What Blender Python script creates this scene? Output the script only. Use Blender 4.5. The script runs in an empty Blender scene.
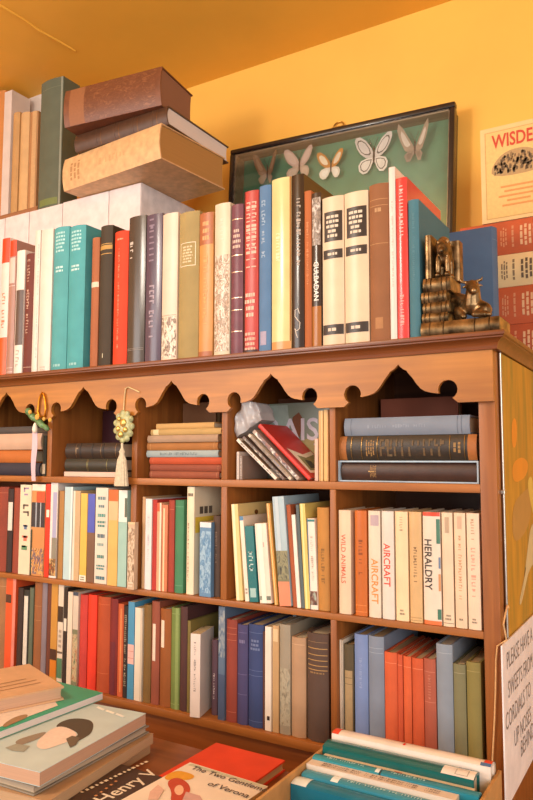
import bpy, bmesh, math, random
from mathutils import Vector, Matrix
random.seed(7)
SC = bpy.context.scene
COL = SC.collection
# ---------------------------------------------------------------- camera (fitted to the photograph, 533 x 800)
F_PX = 706.0
YAW, PITCH, ROLL = math.radians(30.76), math.radians(4.944), math.radians(0.118)
CAM = Vector((0.0, -0.95, 1.4))
FW = Vector((-math.sin(YAW)*math.cos(PITCH), math.cos(YAW)*math.cos(PITCH), math.sin(PITCH)))
R0 = FW.cross(Vector((0, 0, 1))).normalized()
U0 = R0.cross(FW)
RT = R0*math.cos(ROLL) + U0*math.sin(ROLL)
UP = U0*math.cos(ROLL) - R0*math.sin(ROLL)
cd = bpy.data.cameras.new('camera'); cam = bpy.data.objects.new('camera', cd); COL.objects.link(cam)
cd.sensor_fit = 'VERTICAL'; cd.sensor_height = 36.0; cd.lens = F_PX*36.0/800.0
cd.clip_start = 0.02
cam.matrix_world = Matrix(((RT.x, UP.x, -FW.x, CAM.x), (RT.y, UP.y, -FW.y, CAM.y), (RT.z, UP.z, -FW.z, CAM.z), (0, 0, 0, 1)))
SC.camera = cam
def ray(u, v): return FW*F_PX + RT*(u-266.5) + UP*(400-v)
def aty(u, v, y):                       # survey point on an upright plane parallel to the bookcase front
    d = ray(u, v); return CAM + d*((y-CAM.y)/d.y)
def atz(u, v, z):                       # survey point on a level plane
    d = ray(u, v); return CAM + d*((z-CAM.z)/d.z)
def atx(u, v, x):                       # survey point on a plane parallel to the bookcase side
    d = ray(u, v); return CAM + d*((x-CAM.x)/d.x)
# ---------------------------------------------------------------- materials
def lin(h):
    h = h.lstrip('#'); out = []
    for i in (0, 2, 4):
        c = int(h[i:i+2], 16)/255.0
        out.append(c/12.92 if c <= 0.04045 else ((c+0.055)/1.055)**2.4)
    return out + [1.0]
MATS = {}
def mat(kind, col):
    key = (kind, col)
    if key in MATS: return MATS[key]
    m = bpy.data.materials.new(kind + '_' + col.lstrip('#')); m.use_nodes = True
    nt = m.node_tree; N = nt.nodes; L = nt.links
    b = N['Principled BSDF']; c = lin(col)
    P = {  # rough, coat, noise scale, contrast, bump strength, bump scale, metallic
        'cloth': (0.7, 0, 28, 0.08, 0.25, 900, 0), 'gloss': (0.22, 0.0, 30, 0.07, 0.0, 0, 0),
        'satin': (0.38, 0.0, 30, 0.06, 0.04, 300, 0), 'paper': (0.85, 0, 45, 0.09, 0.05, 300, 0),
        'leather': (0.45, 0.0, 70, 0.16, 0.3, 260, 0), 'ink': (0.6, 0, 200, 0.06, 0, 0, 0),
        'gilt': (0.32, 0, 200, 0.2, 0.1, 300, 0.8), 'metal': (0.3, 0, 80, 0.1, 0.03, 200, 1),
        'bronze': (0.36, 0, 70, 0.75, 0.3, 160, 0.85), 'card': (0.8, 0, 40, 0.14, 0.1, 200, 0),
        'paint': (0.55, 0, 3.0, 0.08, 0.12, 30, 0), 'film': (0.25, 0, 20, 0.25, 0.3, 40, 0),
        'yarn': (0.9, 0, 200, 0.15, 0.3, 600, 0), 'jade': (0.35, 0, 120, 0.5, 0.3, 180, 0),
        'lacquer': (0.22, 0.3, 50, 0.2, 0.05, 60, 0)}[kind]
    tc = N.new('ShaderNodeTexCoord'); oi = N.new('ShaderNodeObjectInfo')
    add = N.new('ShaderNodeVectorMath'); add.operation = 'ADD'
    mul = N.new('ShaderNodeMath'); mul.operation = 'MULTIPLY'; mul.inputs[1].default_value = 37.0
    L.new(oi.outputs['Random'], mul.inputs[0]); L.new(tc.outputs['Object'], add.inputs[0]); L.new(mul.outputs[0], add.inputs[1])
    n = N.new('ShaderNodeTexNoise'); n.inputs['Scale'].default_value = P[2]; n.inputs['Detail'].default_value = 4
    L.new(add.outputs[0], n.inputs['Vector'])
    mx = N.new('ShaderNodeMix'); mx.data_type = 'RGBA'
    k = P[3]
    mx.inputs[6].default_value = [x*(1-k) for x in c[:3]] + [1]
    mx.inputs[7].default_value = [min(1, x*(1+k)) for x in c[:3]] + [1]
    rr = N.new('ShaderNodeMapRange'); rr.inputs[1].default_value = 0.3; rr.inputs[2].default_value = 0.7
    L.new(n.outputs['Fac'], rr.inputs[0]); L.new(rr.outputs[0], mx.inputs[0]); L.new(mx.outputs[2], b.inputs['Base Color'])
    b.inputs['Roughness'].default_value = P[0]; b.inputs['Metallic'].default_value = P[6]
    if P[1]: b.inputs['Coat Weight'].default_value = P[1]
    if P[4] and P[5]:
        n2 = N.new('ShaderNodeTexNoise'); n2.inputs['Scale'].default_value = P[5]; n2.inputs['Detail'].default_value = 2
        L.new(add.outputs[0], n2.inputs['Vector'])
        bp = N.new('ShaderNodeBump'); bp.inputs['Strength'].default_value = P[4]; bp.inputs['Distance'].default_value = 0.0006 if kind != 'paint' else 0.004
        L.new(n2.outputs['Fac'], bp.inputs['Height']); L.new(bp.outputs[0], b.inputs['Normal'])
    MATS[key] = m; return m
def picture_mat(cols, scale=(150, 150, 75)):
    key = ('picture',)+tuple(cols)
    if key in MATS: return MATS[key]
    m = bpy.data.materials.new('printed_picture'); m.use_nodes = True
    nt = m.node_tree; N = nt.nodes; L = nt.links; b = N['Principled BSDF']
    tc = N.new('ShaderNodeTexCoord'); mp = N.new('ShaderNodeMapping'); mp.inputs['Scale'].default_value = scale; mp.inputs['Location'].default_value = (len(MATS)*.37, 0, len(MATS)*.61)
    n = N.new('ShaderNodeTexNoise'); n.inputs['Scale'].default_value = 1.0; n.inputs['Detail'].default_value = 2.5; n.inputs['Distortion'].default_value = 1.2
    cr = N.new('ShaderNodeValToRGB'); e = cr.color_ramp.elements; k = len(cols)
    e[0].position = .30; e[0].color = lin(cols[0]); e[1].position = .70; e[1].color = lin(cols[-1])
    for i in range(1, k-1): q = e.new(.30+.40*i/(k-1)); q.color = lin(cols[i])
    L.new(tc.outputs['Object'], mp.inputs[0]); L.new(mp.outputs[0], n.inputs['Vector']); L.new(n.outputs['Fac'], cr.inputs[0]); L.new(cr.outputs[0], b.inputs['Base Color'])
    b.inputs['Roughness'].default_value = .4
    MATS[key] = m; return m
def mixhex(a, b, f):
    a = a.lstrip('#'); b = b.lstrip('#')
    return '#'+''.join('%02x' % round(int(a[i:i+2], 16)*(1-f)+int(b[i:i+2], 16)*f) for i in (0, 2, 4))
def pages_mat(col, axis=0):
    key = ('pages', col, axis)
    if key in MATS: return MATS[key]
    m = bpy.data.materials.new('page_edges_' + col.lstrip('#')); m.use_nodes = True
    nt = m.node_tree; N = nt.nodes; L = nt.links; b = N['Principled BSDF']; c = lin(col)
    tc = N.new('ShaderNodeTexCoord'); mp = N.new('ShaderNodeMapping')
    sc = [4, 4, 4]; sc[axis] = 900; mp.inputs['Scale'].default_value = sc
    n = N.new('ShaderNodeTexNoise'); n.inputs['Scale'].default_value = 1.0; n.inputs['Detail'].default_value = 3
    L.new(tc.outputs['Object'], mp.inputs[0]); L.new(mp.outputs[0], n.inputs['Vector'])
    mx = N.new('ShaderNodeMix'); mx.data_type = 'RGBA'
    mx.inputs[6].default_value = [x*0.72 for x in c[:3]] + [1]; mx.inputs[7].default_value = c
    L.new(n.outputs['Fac'], mx.inputs[0]); L.new(mx.outputs[2], b.inputs['Base Color'])
    b.inputs['Roughness'].default_value = 0.9
    MATS[key] = m; return m
def wood(col, axis=0, rough=0.42, contrast=0.38, scale=1.0, knots=False):
    key = ('wood', col, axis, rough, contrast)
    if key in MATS: return MATS[key]
    m = bpy.data.materials.new('wood_' + col.lstrip('#')); m.use_nodes = True
    nt = m.node_tree; N = nt.nodes; L = nt.links; b = N['Principled BSDF']; c = lin(col)
    tc = N.new('ShaderNodeTexCoord'); mp = N.new('ShaderNodeMapping')
    sc = [70*scale]*3; sc[axis] = 4*scale; mp.inputs['Scale'].default_value = sc
    n = N.new('ShaderNodeTexNoise'); n.inputs['Scale'].default_value = 1.0; n.inputs['Detail'].default_value = 6; n.inputs['Distortion'].default_value = 0.6
    L.new(tc.outputs['Object'], mp.inputs[0]); L.new(mp.outputs[0], n.inputs['Vector'])
    r = N.new('ShaderNodeMapRange'); r.inputs[1].default_value = 0.28; r.inputs[2].default_value = 0.72
    L.new(n.outputs['Fac'], r.inputs[0])
    mx = N.new('ShaderNodeMix'); mx.data_type = 'RGBA'
    mx.inputs[6].default_value = [c[0]*(1-contrast), c[1]*(1-contrast*1.2), c[2]*(1-contrast*1.3), 1]
    mx.inputs[7].default_value = [min(1, x*(1+contrast*0.6)) for x in c[:3]] + [1]
    L.new(r.outputs[0], mx.inputs[0])
    n3 = N.new('ShaderNodeTexNoise'); n3.inputs['Scale'].default_value = 9; n3.inputs['Detail'].default_value = 3
    L.new(tc.outputs['Object'], n3.inputs['Vector'])
    r3 = N.new('ShaderNodeMapRange'); r3.inputs[1].default_value = 0.35; r3.inputs[2].default_value = 0.75; r3.inputs[3].default_value = 0; r3.inputs[4].default_value = 0.5
    L.new(n3.outputs['Fac'], r3.inputs[0])
    m2 = N.new('ShaderNodeMix'); m2.data_type = 'RGBA'; m2.inputs[7].default_value = [c[0]*0.62, c[1]*0.5, c[2]*0.45, 1]
    L.new(r3.outputs[0], m2.inputs[0]); L.new(mx.outputs[2], m2.inputs[6]); L.new(m2.outputs[2], b.inputs['Base Color'])
    b.inputs['Roughness'].default_value = rough
    bp = N.new('ShaderNodeBump'); bp.inputs['Strength'].default_value = 0.15; bp.inputs['Distance'].default_value = 0.001
    L.new(n.outputs['Fac'], bp.inputs['Height']); L.new(bp.outputs[0], b.inputs['Normal'])
    MATS[key] = m; return m
def glass_mat(name='clear_glass', amount=0.10, tint=(1, 1, 1, 1)):
    if name in MATS: return MATS[name]
    m = bpy.data.materials.new(name); m.use_nodes = True; nt = m.node_tree; N = nt.nodes; L = nt.links
    N.remove(N['Principled BSDF']); o = N['Material Output']
    t = N.new('ShaderNodeBsdfTransparent'); t.inputs[0].default_value = tint
    g = N.new('ShaderNodeBsdfGlossy'); g.inputs['Roughness'].default_value = 0.12
    f = N.new('ShaderNodeFresnel'); f.inputs[0].default_value = 1.45
    ad = N.new('ShaderNodeMath'); ad.operation = 'ADD'; ad.inputs[1].default_value = amount*0.2
    L.new(f.outputs[0], ad.inputs[0])
    mx = N.new('ShaderNodeMixShader'); L.new(ad.outputs[0], mx.inputs[0]); L.new(t.outputs[0], mx.inputs[1]); L.new(g.outputs[0], mx.inputs[2]); L.new(mx.outputs[0], o.inputs[0])
    MATS[name] = m; return m
# ---------------------------------------------------------------- mesh helpers
def obj(name, bm, m, parent=None, smooth=None, recalc=True):
    if recalc: bmesh.ops.recalc_face_normals(bm, faces=bm.faces)
    me = bpy.data.meshes.new(name); bm.to_mesh(me); bm.free()
    if smooth:
        for p in me.polygons: p.use_smooth = True
        me.set_sharp_from_angle(angle=math.radians(smooth))
    if m: me.materials.append(m)
    o = bpy.data.objects.new(name, me); COL.objects.link(o)
    if parent: o.parent = parent
    return o
def empty(name, loc=(0, 0, 0)):
    o = bpy.data.objects.new(name, None); o.empty_display_size = 0.03; COL.objects.link(o); o.location = loc; return o
def tag(o, label, cat, group=None):
    o['label'] = label; o['category'] = cat
    if group: o['group'] = group
    return o
def box(bm, x0, x1, y0, y1, z0, z1, bev=0.0):
    vs = [bm.verts.new((x, y, z)) for x in (x0, x1) for y in (y0, y1) for z in (z0, z1)]
    fs = [bm.faces.new([vs[i] for i in q]) for q in ((0, 1, 3, 2), (4, 6, 7, 5), (0, 4, 5, 1), (2, 3, 7, 6), (0, 2, 6, 4), (1, 5, 7, 3))]
    if bev:
        es = list({e for f in fs for e in f.edges})
        bmesh.ops.bevel(bm, geom=es, offset=bev, segments=2, affect='EDGES', profile=0.6)
def boxobj(name, dims, m, parent=None, bev=0.0008):
    bm = bmesh.new(); box(bm, *dims, bev=bev); return obj(name, bm, m, parent, 40)
def prism(bm, pts, a, b, axis='y'):
    """closed outline (2D) swept between a and b along an axis; pts are (x,z) for 'y', (y,z) for 'x', (x,y) for 'z'"""
    def mk(p, t): return {'y': (p[0], t, p[1]), 'x': (t, p[0], p[1]), 'z': (p[0], p[1], t)}[axis]
    A = [bm.verts.new(mk(p, a)) for p in pts]; B = [bm.verts.new(mk(p, b)) for p in pts]; n = len(pts)
    for i in range(n): bm.faces.new((A[i], A[(i+1) % n], B[(i+1) % n], B[i]))
    f1 = bm.faces.new(A); f2 = bm.faces.new(B)
    bmesh.ops.triangulate(bm, faces=[f1, f2])
def tube(bm, pts, r, seg=8, closed=False):
    pts = [Vector(p) for p in pts]; n = len(pts); rings = []
    for i, p in enumerate(pts):
        if closed: t = pts[(i+1) % n]-pts[i-1]
        else: t = pts[min(i+1, n-1)]-pts[max(i-1, 0)]
        t.normalize(); a = t.cross(Vector((0.3, 0.9, 0.2)))
        if a.length < 1e-4: a = t.cross(Vector((1, 0, 0)))
        a.normalize(); b = t.cross(a); rr = r[i] if isinstance(r, (list, tuple)) else r
        rings.append([bm.verts.new(p + a*rr*math.cos(2*math.pi*k/seg) + b*rr*math.sin(2*math.pi*k/seg)) for k in range(seg)])
    for i in range(n if closed else n-1):
        A, B = rings[i], rings[(i+1) % n]
        for k in range(seg): bm.faces.new((A[k], A[(k+1) % seg], B[(k+1) % seg], B[k]))
    if not closed: bm.faces.new(rings[0]); bm.faces.new(rings[-1])
def lathe(bm, prof, c, seg=14):
    rings = [[bm.verts.new((c[0]+r*math.cos(2*math.pi*k/seg), c[1]+r*math.sin(2*math.pi*k/seg), c[2]+z)) for k in range(seg)] for r, z in prof]
    for A, B in zip(rings, rings[1:]):
        for k in range(seg): bm.faces.new((A[k], A[(k+1) % seg], B[(k+1) % seg], B[k]))
    bm.faces.new(rings[0]); bm.faces.new(rings[-1])
def ball(bm, c, r, seg=12, rot=None):
    M = Matrix.Translation(Vector(c)) @ (rot.to_4x4() if rot else Matrix.Identity(4)) @ Matrix.Diagonal((r[0], r[1], r[2], 1))
    bmesh.ops.create_uvsphere(bm, u_segments=seg, v_segments=max(6, seg//2+2), radius=1, matrix=M)
def blob(name, bm, m, parent, voxel):
    """fuse overlapping rounded masses into one continuous skin"""
    me = bpy.data.meshes.new('t'); bm.to_mesh(me); bm.free()
    o = bpy.data.objects.new('t', me); COL.objects.link(o)
    md = o.modifiers.new('r', 'REMESH'); md.mode = 'VOXEL'; md.voxel_size = voxel
    sm = o.modifiers.new('s', 'SMOOTH'); sm.iterations = 3; sm.factor = 0.5
    dg = bpy.context.evaluated_depsgraph_get(); dg.update()
    me2 = bpy.data.meshes.new_from_object(o.evaluated_get(dg)); bpy.data.objects.remove(o)
    for p in me2.polygons: p.use_smooth = True
    me2.materials.clear(); me2.materials.append(m)
    me2.name = name
    r = bpy.data.objects.new(name, me2); COL.objects.link(r)
    if parent: r.parent = parent
    return r
TXT = {}
def text_tris(s, bold=0.0):
    """glyph outlines of a word as triangles, cap height about 0.7, centred"""
    key = (s, bold)
    if key in TXT: return TXT[key]
    cu = bpy.data.curves.new('t', 'FONT'); cu.body = s; cu.size = 1.0; cu.offset = bold; cu.resolution_u = 3
    o = bpy.data.objects.new('t', cu); COL.objects.link(o)
    dg = bpy.context.evaluated_depsgraph_get(); dg.update()
    me = bpy.data.meshes.new_from_object(o.evaluated_get(dg)); bpy.data.objects.remove(o)
    tb = bmesh.new(); tb.from_mesh(me); bmesh.ops.triangulate(tb, faces=tb.faces)
    for _ in range(3):      # short edges, so that lettering can follow a rounded spine
        es = [e for e in tb.edges if e.calc_length() > 0.14]
        if es: bmesh.ops.subdivide_edges(tb, edges=es, cuts=1); bmesh.ops.triangulate(tb, faces=tb.faces)
    tb.to_mesh(me); tb.free()
    vs = [(v.co.x, v.co.y) for v in me.vertices]; fs = [tuple(p.vertices) for p in me.polygons]
    bpy.data.meshes.remove(me)
    x0 = min(v[0] for v in vs); x1 = max(v[0] for v in vs)
    vs = [(x-(x0+x1)/2, y-0.36) for x, y in vs]
    TXT[key] = (vs, fs, x1-x0); return TXT[key]
def put_text(bm, s, size, fn, bold=0.0, maxlen=None):
    vs, fs, w = text_tris(s, bold); k = 1.0
    if maxlen and w*size > maxlen: k = maxlen/(w*size)
    V = [bm.verts.new(fn(x*size*k, y*size)) for x, y in vs]
    for f in fs:
        try: bm.faces.new([V[i] for i in f])
        except ValueError: pass
# ---------------------------------------------------------------- books
def spine_y(x, t, b): return b*(2*x/t)**2
def smooth_poly(P, n=2):
    for _ in range(n):
        Q = []
        for i in range(len(P)):
            a, b = P[i], P[(i+1) % len(P)]
            Q += [(a[0]*.75+b[0]*.25, a[1]*.75+b[1]*.25), (a[0]*.25+b[0]*.75, a[1]*.25+b[1]*.75)]
        P = Q
    return P
def make_book(name, t, h, d, col, kind='h', pages='#d9c4a0', ex=(), rib=None, side=()):
    """root Empty at the foot of the spine: x = thickness, -y = spine, z = height"""
    root = empty(name)
    soft = kind == 'p'
    bt = 0.0005 if soft else min(0.0026, t*0.16); sq = 0.0 if soft else min(0.003, h*0.015)
    bulge = 0.0 if soft else (0.16*t if kind in 'hl' else 0.10*t); bulge = min(bulge, 0.006)
    cm = {'h': 'cloth', 'l': 'leather', 'j': 'satin', 'p': 'satin', 'g': 'gloss'}[kind]
    bm = bmesh.new(); K = 9
    xs = [t/2 - t*i/(K-1) for i in range(K)]
    outer = [(t/2, d)] + [(x, spine_y(x, t, bulge)) for x in xs] + [(-t/2, d)]
    ti = t-2*bt
    inner = [(ti/2, d)] + [(x*ti/t, spine_y(x, t, bulge)+bt) for x in xs] + [(-ti/2, d)]
    def ring(P, z): return [bm.verts.new((p[0], p[1], z)) for p in P]
    o0, o1, i0, i1 = ring(outer, 0), ring(outer, h), ring(inner, 0), ring(inner, h)
    n = len(outer)
    for a in range(n-1):
        bm.faces.new((o0[a], o0[a+1], o1[a+1], o1[a])); bm.faces.new((i0[a], i1[a], i1[a+1], i0[a+1]))
        bm.faces.new((o0[a], i0[a], i0[a+1], o0[a+1])); bm.faces.new((o1[a], o1[a+1], i1[a+1], i1[a]))
    for a in (0, n-1): bm.faces.new((o0[a], o1[a], i1[a], i0[a]))
    obj('cover', bm, mat(cm, col), root, 35)
    bm = bmesh.new(); e = 0.0001
    P = [(x*(ti-2*e)/t, spine_y(x, t, bulge)+bt+e) for x in xs]
    fe = d-sq-(0.0004 if soft else 0); cc = 0 if soft else min(0.003, t*0.1)
    P = P + [(-ti/2+e, fe), (-ti/4, fe-cc*0.75), (0, fe-cc), (ti/4, fe-cc*0.75), (ti/2-e, fe)]
    prism(bm, P, sq+(0.0003 if soft else 0), h-sq-(0.0003 if soft else 0), 'z')
    obj('page_block', bm, pages_mat(pages), root, 40)
    off = [0.00018]
    def sp(fx, fz, o):
        x = (fx-0.5)*t*0.985; return (x, spine_y(x, t, bulge)-o, fz*h)
    def patch(bm, f0, f1, z0, z1, o, k=8):
        A = [bm.verts.new(sp(f0+(f1-f0)*i/k, z0, o)) for i in range(k+1)]; B = [bm.verts.new(sp(f0+(f1-f0)*i/k, z1, o)) for i in range(k+1)]
        for i in range(k): bm.faces.new((A[i], A[i+1], B[i+1], B[i]))
    for E in ex:
        off[0] += 0.00009; o = off[0]; c = E[0]
        bm = bmesh.new()
        if c == 'band':      # ('band', z0, z1, colour, f0, f1)
            f0, f1 = (E[4], E[5]) if len(E) > 5 else (0.0, 1.0)
            patch(bm, f0, f1, E[1], E[2], o); ob = obj('spine_panel', bm, mat('ink' if kind in 'hl' else cm, E[3]), root, 40)
        elif c == 'lines':   # ('lines', [z...], colour, thickness_m)
            bm.free()
            for z in E[1]:
                bm = bmesh.new(); hw = (E[3] if len(E) > 3 else 0.0008)/h/2; patch(bm, 0.03, 0.97, z-hw, z+hw, o)
                ob = obj('spine_rule', bm, mat('gilt' if kind == 'l' else 'ink', E[2]), root)
        elif c == 'frame':   # ('frame', z0, z1, f0, f1, colour)
            w = 0.0011; wf = w/t; wz = w/h
            patch(bm, E[3], E[4], E[1], E[1]+wz, o); patch(bm, E[3], E[4], E[2]-wz, E[2], o)
            patch(bm, E[3], E[3]+wf, E[1], E[2], o, 1); patch(bm, E[4]-wf, E[4], E[1], E[2], o, 1)
            ob = obj('label_border', bm, mat('ink', E[5]), root)
        elif c == 'text':    # ('text', word, centre z, cap size as part of the thickness, colour, fx, length limit) reading down the spine
            fx = E[5] if len(E) > 5 else 0.5; s = E[3]*t/0.7; ml = (E[6]*h) if len(E) > 6 else 0.9*h
            def fn(a, b, fx=fx, z=E[2]*h, o=o):
                x = (fx-0.5)*t+b; x = max(-t*0.49, min(t*0.49, x)); return (x, spine_y(x, t, bulge)-o, z-a)
            put_text(bm, E[1], s, fn, 0.012, ml); ob = obj('title_lettering', bm, mat('ink', E[4]), root)
        elif c == 'htext':   # across the spine
            s = E[3]*t
            def fn(a, b, z=E[2]*h, o=o):
                x = max(-t*0.49, min(t*0.49, a)); return (x, spine_y(x, t, bulge)-o, z+b)
            put_text(bm, E[1], s, fn, 0.012, 0.9*t); ob = obj('title_lettering', bm, mat('ink', E[4]), root)
        elif c in ('vs', 'hs'):  # illegible small print: ('vs', z0, z1, colour, fx, width f) or rows
            rnd = random.Random(int(E[1]*1000)+len(E[3]))
            if c == 'vs':
                fx = E[4] if len(E) > 4 else 0.5; wf = E[5] if len(E) > 5 else 0.35
                z = E[2]; st = max(0.0022, wf*t*0.75)/h
                while z-st > E[1]:
                    if rnd.random() > 0.14:
                        a = rnd.uniform(0, 0.25)*wf
                        patch(bm, fx-wf/2+a*0.4, fx+wf/2-a, z-st*0.28, z, o, 2)
                        if rnd.random() > 0.4: patch(bm, fx-wf/2 if rnd.random() > 0.5 else fx+wf/4, fx-wf/4 if rnd.random() > 0.5 else fx+wf/2, z-st*0.72, z, o, 1)
                    z -= st
            else:
                nrow = E[4] if len(E) > 4 else 3; w = E[5] if len(E) > 5 else 0.7
                for i in range(nrow):
                    zz = E[2]-(i+0.5)*(E[2]-E[1])/nrow; hh = (E[2]-E[1])/nrow*0.28; ww = w*rnd.uniform(0.65, 1); f = 0.5-ww/2
                    while f < 0.5+ww/2-0.03:
                        g = rnd.uniform(0.08, 0.2); patch(bm, f, min(f+g, 0.5+ww/2), zz-hh, zz+hh, o, 2); f += g+0.035
            ob = obj('title_lettering', bm, mat('ink', mixhex(E[3], col, .22)), root)
        elif c == 'spots':   # printed picture: a mottled panel ('spots', z0, z1, [colours], scale)
            patch(bm, .02, .98, E[1], E[2], o, 10); ob = obj('spine_picture', bm, picture_mat(E[3]), root, 40)
    if rib:
        for z in rib[0]:
            bm = bmesh.new(); A = []
            for i in range(K):
                x = -t*0.5+t*i/(K-1); A.append((x, spine_y(x, t, bulge), z*h))
            tube(bm, A, 0.0014, 6); obj('raised_band', bm, mat('leather', rib[1]), root, 60)
    for S in side:           # printing on the front cover (the +x face): polygon or text in (y, z)
        bm = bmesh.new(); off[0] += 0.0001; o = off[0]
        if S[0] == 'poly':
            bm.faces.new([bm.verts.new((t/2+o, p[0], p[1])) for p in (smooth_poly(S[1]) if len(S[1]) > 5 else S[1])]); nm = 'cover_picture'
        elif S[0] == 'text':  # ('text', word, cy, cz, size, colour)
            put_text(bm, S[1], S[4], lambda a, b: (t/2+o, S[2]+a, S[3]+b), S[6] if len(S) > 6 else 0.0); nm = 'cover_lettering'
        bmesh.ops.triangulate(bm, faces=bm.faces)
        ob = obj(nm, bm, mat('ink', S[2] if S[0] == 'poly' else S[5]), root)
    return root
KN = {'h': 'hardback_book', 'l': 'leather_book', 'j': 'jacketed_book', 'p': 'paperback_book', 'g': 'jacketed_book'}
PG = ['#d9c4a0', '#cdb48c', '#e0cfb0', '#c9a878']
BAYS = {}
def clampx(row_key, x0, x1, y):
    if y < 0 or row_key not in BAYS: return x0, x1
    c = 0.5*(x0+x1)
    for lo, hi in BAYS[row_key]:
        if lo < c < hi: return max(x0, lo+0.0008), min(x1, hi-0.0008)
    return x0, x1
def upright(row, u0, u1, vt, kind, col, label, ex=(), y=None, d=None, lean=0.0, rot=0.0, vm=None, pages=None, rib=None, t=None, side=()):
    """a book standing on a shelf, its spine surveyed between pixel columns u0..u1 at mid height"""
    y = row['y'] if y is None else y
    zb = row['z']
    vb = row['vb'](0.5*(u0+u1)); vm = vm or 0.5*(vt+vb)
    a, b = aty(u0, vm, y), aty(u1, vm, y)
    h = aty(0.5*(u0+u1), vt, y).z-zb
    ax_, bx_ = clampx(row.get('key'), a.x, b.x, y) if not lean else (a.x, b.x)
    a.x, b.x = ax_, bx_
    tt = t or max(0.003, (b.x-a.x)-0.0006)
    d = d or min(row['dmax'], 0.66*h)
    bk = make_book(KN[kind], tt, h, d, col, kind, pages or random.choice(PG), ex, rib, side)
    bk.matrix_world = Matrix.Translation((a.x+0.0003+tt/2-0.5*h*math.sin(lean), y, zb+0.0004)) @ Matrix.Rotation(rot, 4, 'Z') @ Matrix.Rotation(lean, 4, 'Y')
    if lean:   # stand the leaning book on its lower corner
        dz = abs(math.sin(lean))*tt/2; bk.location.z += dz
    tag(bk, label, 'book', row['group']); return bk
def lying(u0, u1, v0, v1, zb, y, kind, col, label, group, ex=(), d=None, rot=0.0, pages=None, t=None, rib=None):
    """a book lying flat on zb with its spine to the front; v0 is the lower edge, v1 the upper"""
    um = 0.5*(u0+u1); a, b = aty(u0, 0.5*(v0+v1), y), aty(u1, 0.5*(v0+v1), y)
    a.x, b.x = clampx(1 if abs(y) < .2 else 0, a.x, b.x, y)
    h = b.x-a.x; t = t or aty(um, v1, y).z-aty(um, v0, y).z
    bk = make_book(KN[kind], t-0.0005, h, d or 0.66*h, col, kind, pages or random.choice(PG), ex, rib)
    cx = 0.5*(a.x+b.x)
    bk.matrix_world = Matrix.Translation((cx, y, zb+t/2+0.0003)) @ Matrix.Rotation(rot, 4, 'Z') @ Matrix.Rotation(-math.pi/2, 4, 'Y') @ Matrix.Translation((0, 0, -h/2))
    tag(bk, label, 'book', group); return zb+t
# ---------------------------------------------------------------- the room
def struct(o): o['kind'] = 'structure'; return o
WALL = mat('paint', '#f4ba50'); CEIL = mat('paint', '#efb545')
WY = 0.50; CZ = 2.395
struct(boxobj('wall_back', (-3.0, 2.0, WY, WY+0.1, 0, CZ), WALL, bev=0))
struct(boxobj('wall_left', (-3.1, -3.0, -3.2, WY+0.1, 0, CZ), WALL, bev=0))
struct(boxobj('ceiling', (-3.1, 2.0, -3.2, WY+0.1, CZ, CZ+0.1), CEIL, bev=0))
struct(boxobj('floor', (-3.1, 2.0, -3.2, WY+0.1, -0.05, 0), wood('#7a5232', 0), bev=0))
# plaster ridge running across the ceiling
a, b = atz(2, 8, CZ), atz(76, 50, CZ)
d = (b-a).normalized(); bm = bmesh.new()
pts = [a - d*0.5 + (b-a+d*0.5)*(i/14) + Vector((random.uniform(-.006, .006), random.uniform(-.006, .006), 0)) for i in range(15)]
tube(bm, [(p.x, p.y, CZ-0.0005) for p in pts], [0.0035*random.uniform(.7, 1.2) for _ in pts], 6)
struct(obj('trim_1', bm, CEIL, None, 60))
# ---------------------------------------------------------------- counter and platform
CT = 0.905
W1 = '#b0682f'; 
ct = empty('counter', (-0.7, -0.25, 0)); tag(ct, 'long brown wooden counter carrying the bookcase and the foreground books', 'counter')
def rel(o, root):
    bpy.context.view_layer.update(); o.parent = root; o.matrix_parent_inverse = root.matrix_world.inverted(); return o
root = ct
rel(boxobj('worktop', (-1.7, 0.02, -0.62, 0.47, CT-0.035, CT), wood('#8a5226', 0), bev=0.003), root)
rel(boxobj('front_panel', (-1.66, -0.02, -0.58, -0.56, 0.06, CT-0.035), wood('#7d4a24', 0), bev=0), root)
rel(boxobj('side_panel', (-0.04, -0.02, -0.56, 0.45, 0.0, CT-0.035), wood('#7d4a24', 2), bev=0), root)
rel(boxobj('side_panel', (-1.66, -1.64, -0.56, 0.45, 0.0, CT-0.035), wood('#7d4a24', 2), bev=0), root)
PT = 1.008
pf = empty('display_platform', (-0.7, -0.3, CT)); tag(pf, 'low brown wooden platform on the counter under the foreground book piles', 'platform')
rel(boxobj('platform_top', (-0.98, -0.425, -0.52, -0.135, PT-0.012, PT), wood('#96592a', 0), bev=0.001), pf)
rel(boxobj('platform_front', (-0.975, -0.43, -0.515, -0.503, CT, PT-0.012), wood('#8d5327', 0), bev=0.001), pf)
rel(boxobj('platform_back', (-0.975, -0.43, -0.152, -0.14, CT, PT-0.012), wood('#8d5327', 0), bev=0.001), pf)
rel(boxobj('platform_side', (-0.442, -0.43, -0.503, -0.152, CT, PT-0.012), wood('#8d5327', 1), bev=0.001), pf)
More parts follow.
